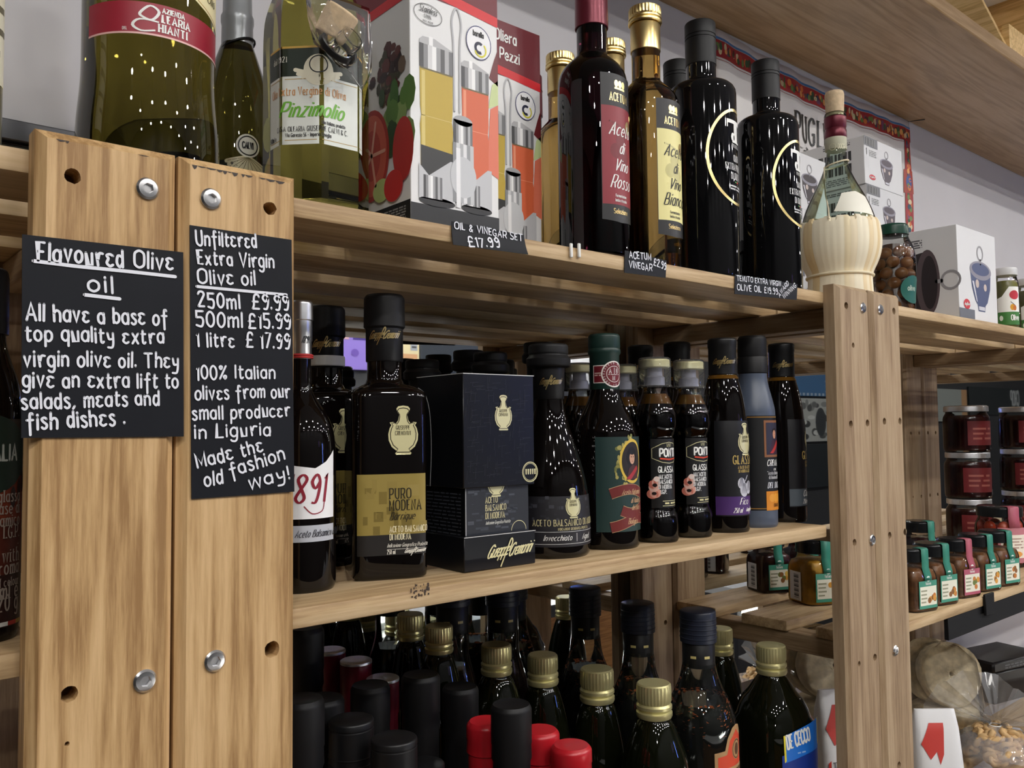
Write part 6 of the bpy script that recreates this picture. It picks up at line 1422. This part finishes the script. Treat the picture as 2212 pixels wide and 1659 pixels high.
# crackers in a tied bag
c = onY(2150, 1575, .595); t = thing('cracker_bag', 'clear tied bag of small knotted crackers with a fanned cellophane top', 'bag', (c.x, .595, ZL+.0003)); zc = c.z-ZL; rg = random.Random(77)
for k in range(130):
    a = rg.uniform(0, 6.283); q = math.sqrt(rg.random()); z = rg.random(); R_ = .072*(1-.55*z); x, y = R_*q*math.cos(a), R_*q*.75*math.sin(a); zz = .009+z*max(.03, zc-.012)
    pts = [Vector((.011*math.cos(w), .0075*math.sin(w), .002*math.sin(2*w))) for w in [i*.785 for i in range(8)]]
    if k < 6: vv, ff = tube_vf(pts, [.0046+.0006*math.sin(i*2+k) for i in range(8)], 7, True); me = bpy.data.meshes.new('cracker'); me.from_pydata([tuple(p) for p in vv], [], ff); me.shade_smooth(); me.materials.append(M['cracker']); CR = (CR+[me]) if k else [me]
    o = bpy.data.objects.new('cracker', CR[k % 6]); COL.objects.link(o); o.parent = t; o.location = (x, y, zz); o.rotation_euler = (rg.uniform(-1, 1), rg.uniform(-1, 1), rg.uniform(0, 6))
vv, ff, n = [], [], 44
for q, z in ((.066, 0), (.080, .012), (.079, zc*.45), (.055, zc*.85), (.014, zc*1.05), (.008, zc*1.14)):
    for j in range(n): a = 2*math.pi*j/n; d = q*(1+rg.uniform(-.05, .05)*(1 if z else 0)+.05*math.sin(9*a)*(z/zc)); vv.append((d*math.cos(a), d*.80*math.sin(a), z+(rg.uniform(-.002, .002) if z else 0)))
for i in range(5):
    for j in range(n): ff.append((i*n+j, i*n+(j+1) % n, (i+1)*n+(j+1) % n, (i+1)*n+j))
mk('bag_body', vv, ff, 'cello', t, 70)
tube('tie', [(.0095*math.cos(k*.5236), .009*math.sin(k*.5236), zc*1.15) for k in range(12)], .0012, 'white_paper', t, 6, True)
vv, ff, n, m_ = [], [], 48, 8; ex = Vector((math.cos(-1.2), math.sin(-1.2), 0)); ey = Vector((-ex.y, ex.x, 0))
for i in range(m_+1):
    for j in range(n+1):
        a = math.radians(-80+165*j/n); q = .008+(.100-.018*abs(math.sin(a*1.3)))*i/m_; off = .012*math.sin(j*.75)*(i/m_)+.004*math.sin(j*2.1)
        vv.append(tuple(ex*(q*math.sin(a)-.02*i/m_)+ey*off+Vector((0, 0, zc*1.15+q*math.cos(a)*.82))))
for i in range(m_):
    for j in range(n): ff.append((i*(n+1)+j, i*(n+1)+j+1, (i+1)*(n+1)+j+1, (i+1)*(n+1)+j))
mk('bag_top', vv, ff, 'cello', t, 70)
# paper bags with a red ribbon print
def paper_bag(label, u0, u1, vt, y, txt, rz):
    a, b_ = onY(u0, vt, y), onY(u1, vt, y); w = .062; h = a.z-ZL; t = thing('paper_bag', label, 'bag', ((a.x+b_.x)/2, y, ZL+.0003), rz, 'white paper bags with red print'); d = .040; v, f = [], []
    rows = [(w/2, d/2, 0), (w/2*1.02, d/2*1.04, .01), (w/2*1.03, d/2*1.05, h*.55), (w/2*.98, d/2*.6, h*.85), (w/2*.9, d/2*.10, h)]
    n = 28
    for x, yy, z in rows:
        for k in range(n): g = 2*math.pi*k/n; e = (abs(math.cos(g))**6+abs(math.sin(g))**6)**(-1/6); v.append((x*math.sin(g)*e, -yy*math.cos(g)*e, z))
    for i in range(len(rows)-1):
        for k in range(n): f.append((i*n+k, i*n+(k+1) % n, (i+1)*n+(k+1) % n, (i+1)*n+k))
    f += [tuple(range(n-1, -1, -1)), tuple(range((len(rows)-1)*n, len(rows)*n))]
    mk('bag_body', v, f, 'bag_paper', t, 50)
    def fr(x, z):
        q = min(1, z/h); yy = d/2*1.05 if q < .55 else (d/2*1.05+(d/2*.6-d/2*1.05)*(q-.55)/.3 if q < .85 else d/2*.6+(d/2*.10-d/2*.6)*(q-.85)/.15); e = (max(1e-6, 1-min(.99, abs(x)/(w/2*1.02))**6))**(1/6); return (x, -yy*e, z)
    p = Print(Warp(fr, .005), .0006); p.poly([(-w*.42, h*.74), (-w*.20, h*.90), (w*.12, h*.90), (w*.05, h*.66), (-w*.05, h*.58), (-w*.1, h*.68), (-w*.25, h*.62)], hexc('c03830')); p.poly([(-w*.42, h*.50), (-w*.36, h*.52), (-w*.36, h*.30), (-w*.42, h*.30)], hexc('c03830'))
    p.text(txt, -w*.30, h*.42, h*.085, hexc('77787c'), None, 'serif', 'l', wide=.8, rot=.1); p.text('NOCCIOLE', -w*.28, h*.30, h*.06, hexc('9a9ba0'), None, 'sans', 'l', wide=.8, rot=.1); p.build('bag_print', t)
paper_bag('white paper bag with red ribbon print beside the cracker bag', 1990, 2044, 1545, .545, 'TARALLI', math.radians(-40))
paper_bag('white paper bag with red print squeezed behind the blue-labelled bottle', 1786, 1826, 1496, .640, 'TARALLI', math.radians(-30))
# black gift boxes at the back
mat('box_satin', (.014, .014, .016), .35)
for k, (u, y, lab) in enumerate(((2150, .730, 'black gift box lying behind the bag of rusks'), (2250, .700, 'black gift box with printed lid beside the cracker bag'))):
    c = onY(u, 1430, y); z1 = zpx(c.x, y, 1408 if k == 0 else 1432)-ZL; t = thing('gift_box', lab, 'box', (c.x, y, ZL+.0003), math.radians(-12), 'black gift boxes on the lower shelf')
    box('box_base', -.085, .085, -.05, .05, 0, z1-.022, 'box_satin', t, bev=.002); box('box_lid', -.087, .087, -.052, .052, z1-.0218, z1, 'box_satin', t, bev=.004)
    p = Print(Flat((0, -.052, z1-.0218), (1, 0, 0), (0, 0, 1)), .0003); p.lines(-.05, .005, .06, .015, 2, hexc('66686c'), 1, 4); p.build('lid_print', t)
# ================================================================== the far side of the shop, seen in the mirror
def mir(u, v, y):
    p = onY(u, v, 2*YM-y); return Vector((p.x, y, p.z))
mat('counter_top', (.34, .34, .34), .4); mat('counter_edge', (.03, .03, .033), .4)
mat('lamp_strip', (.9, .9, .9), .5, emit=(1.0, .97, .9), est=12.0); mat('lamp_cool', (.9, .9, .9), .5, emit=(.75, .85, 1.0), est=10.0)
t = thing('shop_counter', 'long wooden shop counter across the aisle from the shelves', 'counter', (0, 0, 0))
for k in range(6): box('front_panel', -.5+.55*k, .044+.55*k, -.71, -.69, .02, .87, 'wood_counter', t, bev=.002)
box('carcass', -.5, 2.85, -1.22, -.711, 0, .869, 'counter_edge', t); box('worktop', -.52, 2.87, -1.25, -.67, .8705, .90, 'counter_top', t, bev=.002); box('edge_strip', -.52, 2.87, -.6695, -.664, .860, .905, 'counter_edge', t, bev=.001)
for xa, xb, lab in ((.95, 1.55, 'white LED strip light on the counter near its middle'), (1.95, 2.3, 'short white LED strip light on the counter towards its far end')):
    s_ = thing('strip_light', lab, 'strip light', ((xa+xb)/2, -.80, .9003)); L = (xb-xa)/2
    box('housing', -L, L, -.03, .03, 0, .025, 'white_metal', s_, bev=.002); box('tube', -L+.01, L-.01, -.022, .022, .0252, .055, 'lamp_strip', s_, bev=.006)
c = mir(1568, 1270, -.80); s_ = thing('display_case', 'lit glass display case standing at the end of the counter', 'display case', (c.x+.1, -.80, 0))
box('plinth', -.3, .35, -.25, .2, 0, .62, 'counter_edge', s_); box('lamp_bar', -.24, .3, .18, .215, .70, .76, 'lamp_strip', s_, bev=.004); box('lid', -.3, .35, -.25, .2, .80, .84, 'counter_top', s_, bev=.002)
for x in (-.3, .33): box('side_frame', x, x+.02, -.25, .2, .6205, .7995, 'counter_edge', s_)
def poster(name, label, cat, u0, v0, u1, v1, col, y=YOPP+.02, draw=None):
    a, b_ = mir(u0, v0, y), mir(u1, v1, y); x0, x1 = sorted((a.x, b_.x)); z0, z1 = sorted((a.z, b_.z)); t = thing(name, label, cat, (x0, y, z0)); w, h = x1-x0, z1-z0
    mm = bpy.data.materials.get('poster_'+col) or mat('poster_'+col, hexc(col), .5)
    box('board', 0, w, -.018, 0, 0, h, mm, t, bev=.002)
    if draw:
        p = Print(Flat((w, 0, 0), (-1, 0, 0), (0, 0, 1)), .001); draw(p, w, h); p.build('print', t)
    return t
poster('wall_poster', 'purple poster on the far wall behind the counter', 'poster', 715, 690, 800, 800, '8a74c8', draw=lambda p, w, h: (p.rect(w*.1, h*.62, w*.45, h*.85, hexc('3a2a78'), 1), p.rect(w*.55, h*.62, w*.85, h*.85, hexc('c8a0a8'), 1), p.oval(w*.4, h*.35, w*.1, h*.08, hexc('6a50a8'), 1)))
poster('price_board', 'cream price board with grey squares on the far wall', 'board', 862, 705, 906, 785, 'd8cba0', draw=lambda p, w, h: (p.rect(w*.1, h*.35, w*.45, h*.85, hexc('9aa0a8'), 1), p.lines(w*.15, h*.4, w*.4, h*.8, 4, hexc('3a3c40'), 2), p.rect(w*.1, h*.08, w*.9, h*.25, hexc('c89a70'), 1)))
poster('fridge_door', 'dark glass fridge door on the far wall', 'fridge', 908, 700, 1080, 860, '2a3038')
poster('lit_menu', 'blank white menu board on the far wall', 'board', 1232, 750, 1285, 830, 'f4f4f4')
poster('scarf_banner', 'blue football scarf with white letters on the far wall', 'scarf', 1690, 804, 1830, 858, '3f6f9c', draw=lambda p, w, h: (p.text('LGE', w*.22, h*.22, h*.48, hexc('c8d4de'), h*.09, 'sans', 'l', wide=.95), [p.rect(w*(.02+.06*k), h*.02, w*(.05+.06*k), h*.14, hexc('a8bccc'), 1) for k in range(16)]))
def bw(p, w, h):
    rg = random.Random(3)
    p.rect(w*.03, h*.03, w*.97, h*.97, hexc('b8bab4'), 1)
    for k in range(26): p.oval(rg.uniform(.08, .92)*w, rg.uniform(.1, .9)*h, rg.uniform(.04, .10)*w, rg.uniform(.04, .10)*h, hexc(rg.choice(['3a3c3c', '6a6c6a', 'd8dad4', '8a8c88', '505250'])), 2+k*.1, 12)
    p.oval(w*.45, h*.45, w*.14, h*.34, hexc('34383a'), 6, 18)
poster('wall_photo', 'black and white photograph on the far wall', 'photograph', 1725, 860, 1810, 952, 'c0c2bc', draw=bw)
poster('dark_panel', 'dark grey wall panel beneath the black and white photograph', 'panel', 1690, 962, 1795, 1050, '20262a')
poster('round_sign_board', 'pale panel with a round yellow sign on the far wall', 'sign', 1797, 945, 1840, 1050, '4a5054', draw=lambda p, w, h: (p.oval(w*.45, h*.75, w*.36, h*.24, hexc('e8d88a'), 1, 24), p.rect(w*.2, h*.08, w*.95, h*.32, hexc('c8d070'), 1)))
poster('wall_board', 'pale grey panel with orange wooden edge on the far wall', 'panel', 2000, 838, 2090, 910, 'aab0aa', draw=lambda p, w, h: p.rect(0, 0, w*.14, h, hexc('d0a070'), 1))
poster('chalkboard', 'black chalkboard with white capital letters on the far wall', 'chalkboard', 2093, 835, 2205, 896, '20282a', draw=lambda p, w, h: p.text('CHOP', w*.03, h*.36, h*.55, hexc('c4c8c8'), h*.09, 'hand', 'l', wide=.62))
poster('cool_cabinet', 'white cabinet front standing at the far wall', 'cabinet', 2035, 1310, 2175, 1440, 'e4ecf6', y=-.75)

mat('lamp_blue', (.3, .4, .9), .5, emit=(.16, .28, 1.0), est=45.0)
s_ = thing('neon_tube', 'upright blue neon tube light on the far wall', 'neon light', (3.05, YOPP+.03, 1.5)); tube('tube', [(0, 0, 0), (0, 0, .5)], .012, 'lamp_blue', s_, 12)
for z in (.02, .46): box('bracket', -.02, .02, -.0295, -.0121, z, z+.02, 'white_metal', s_)
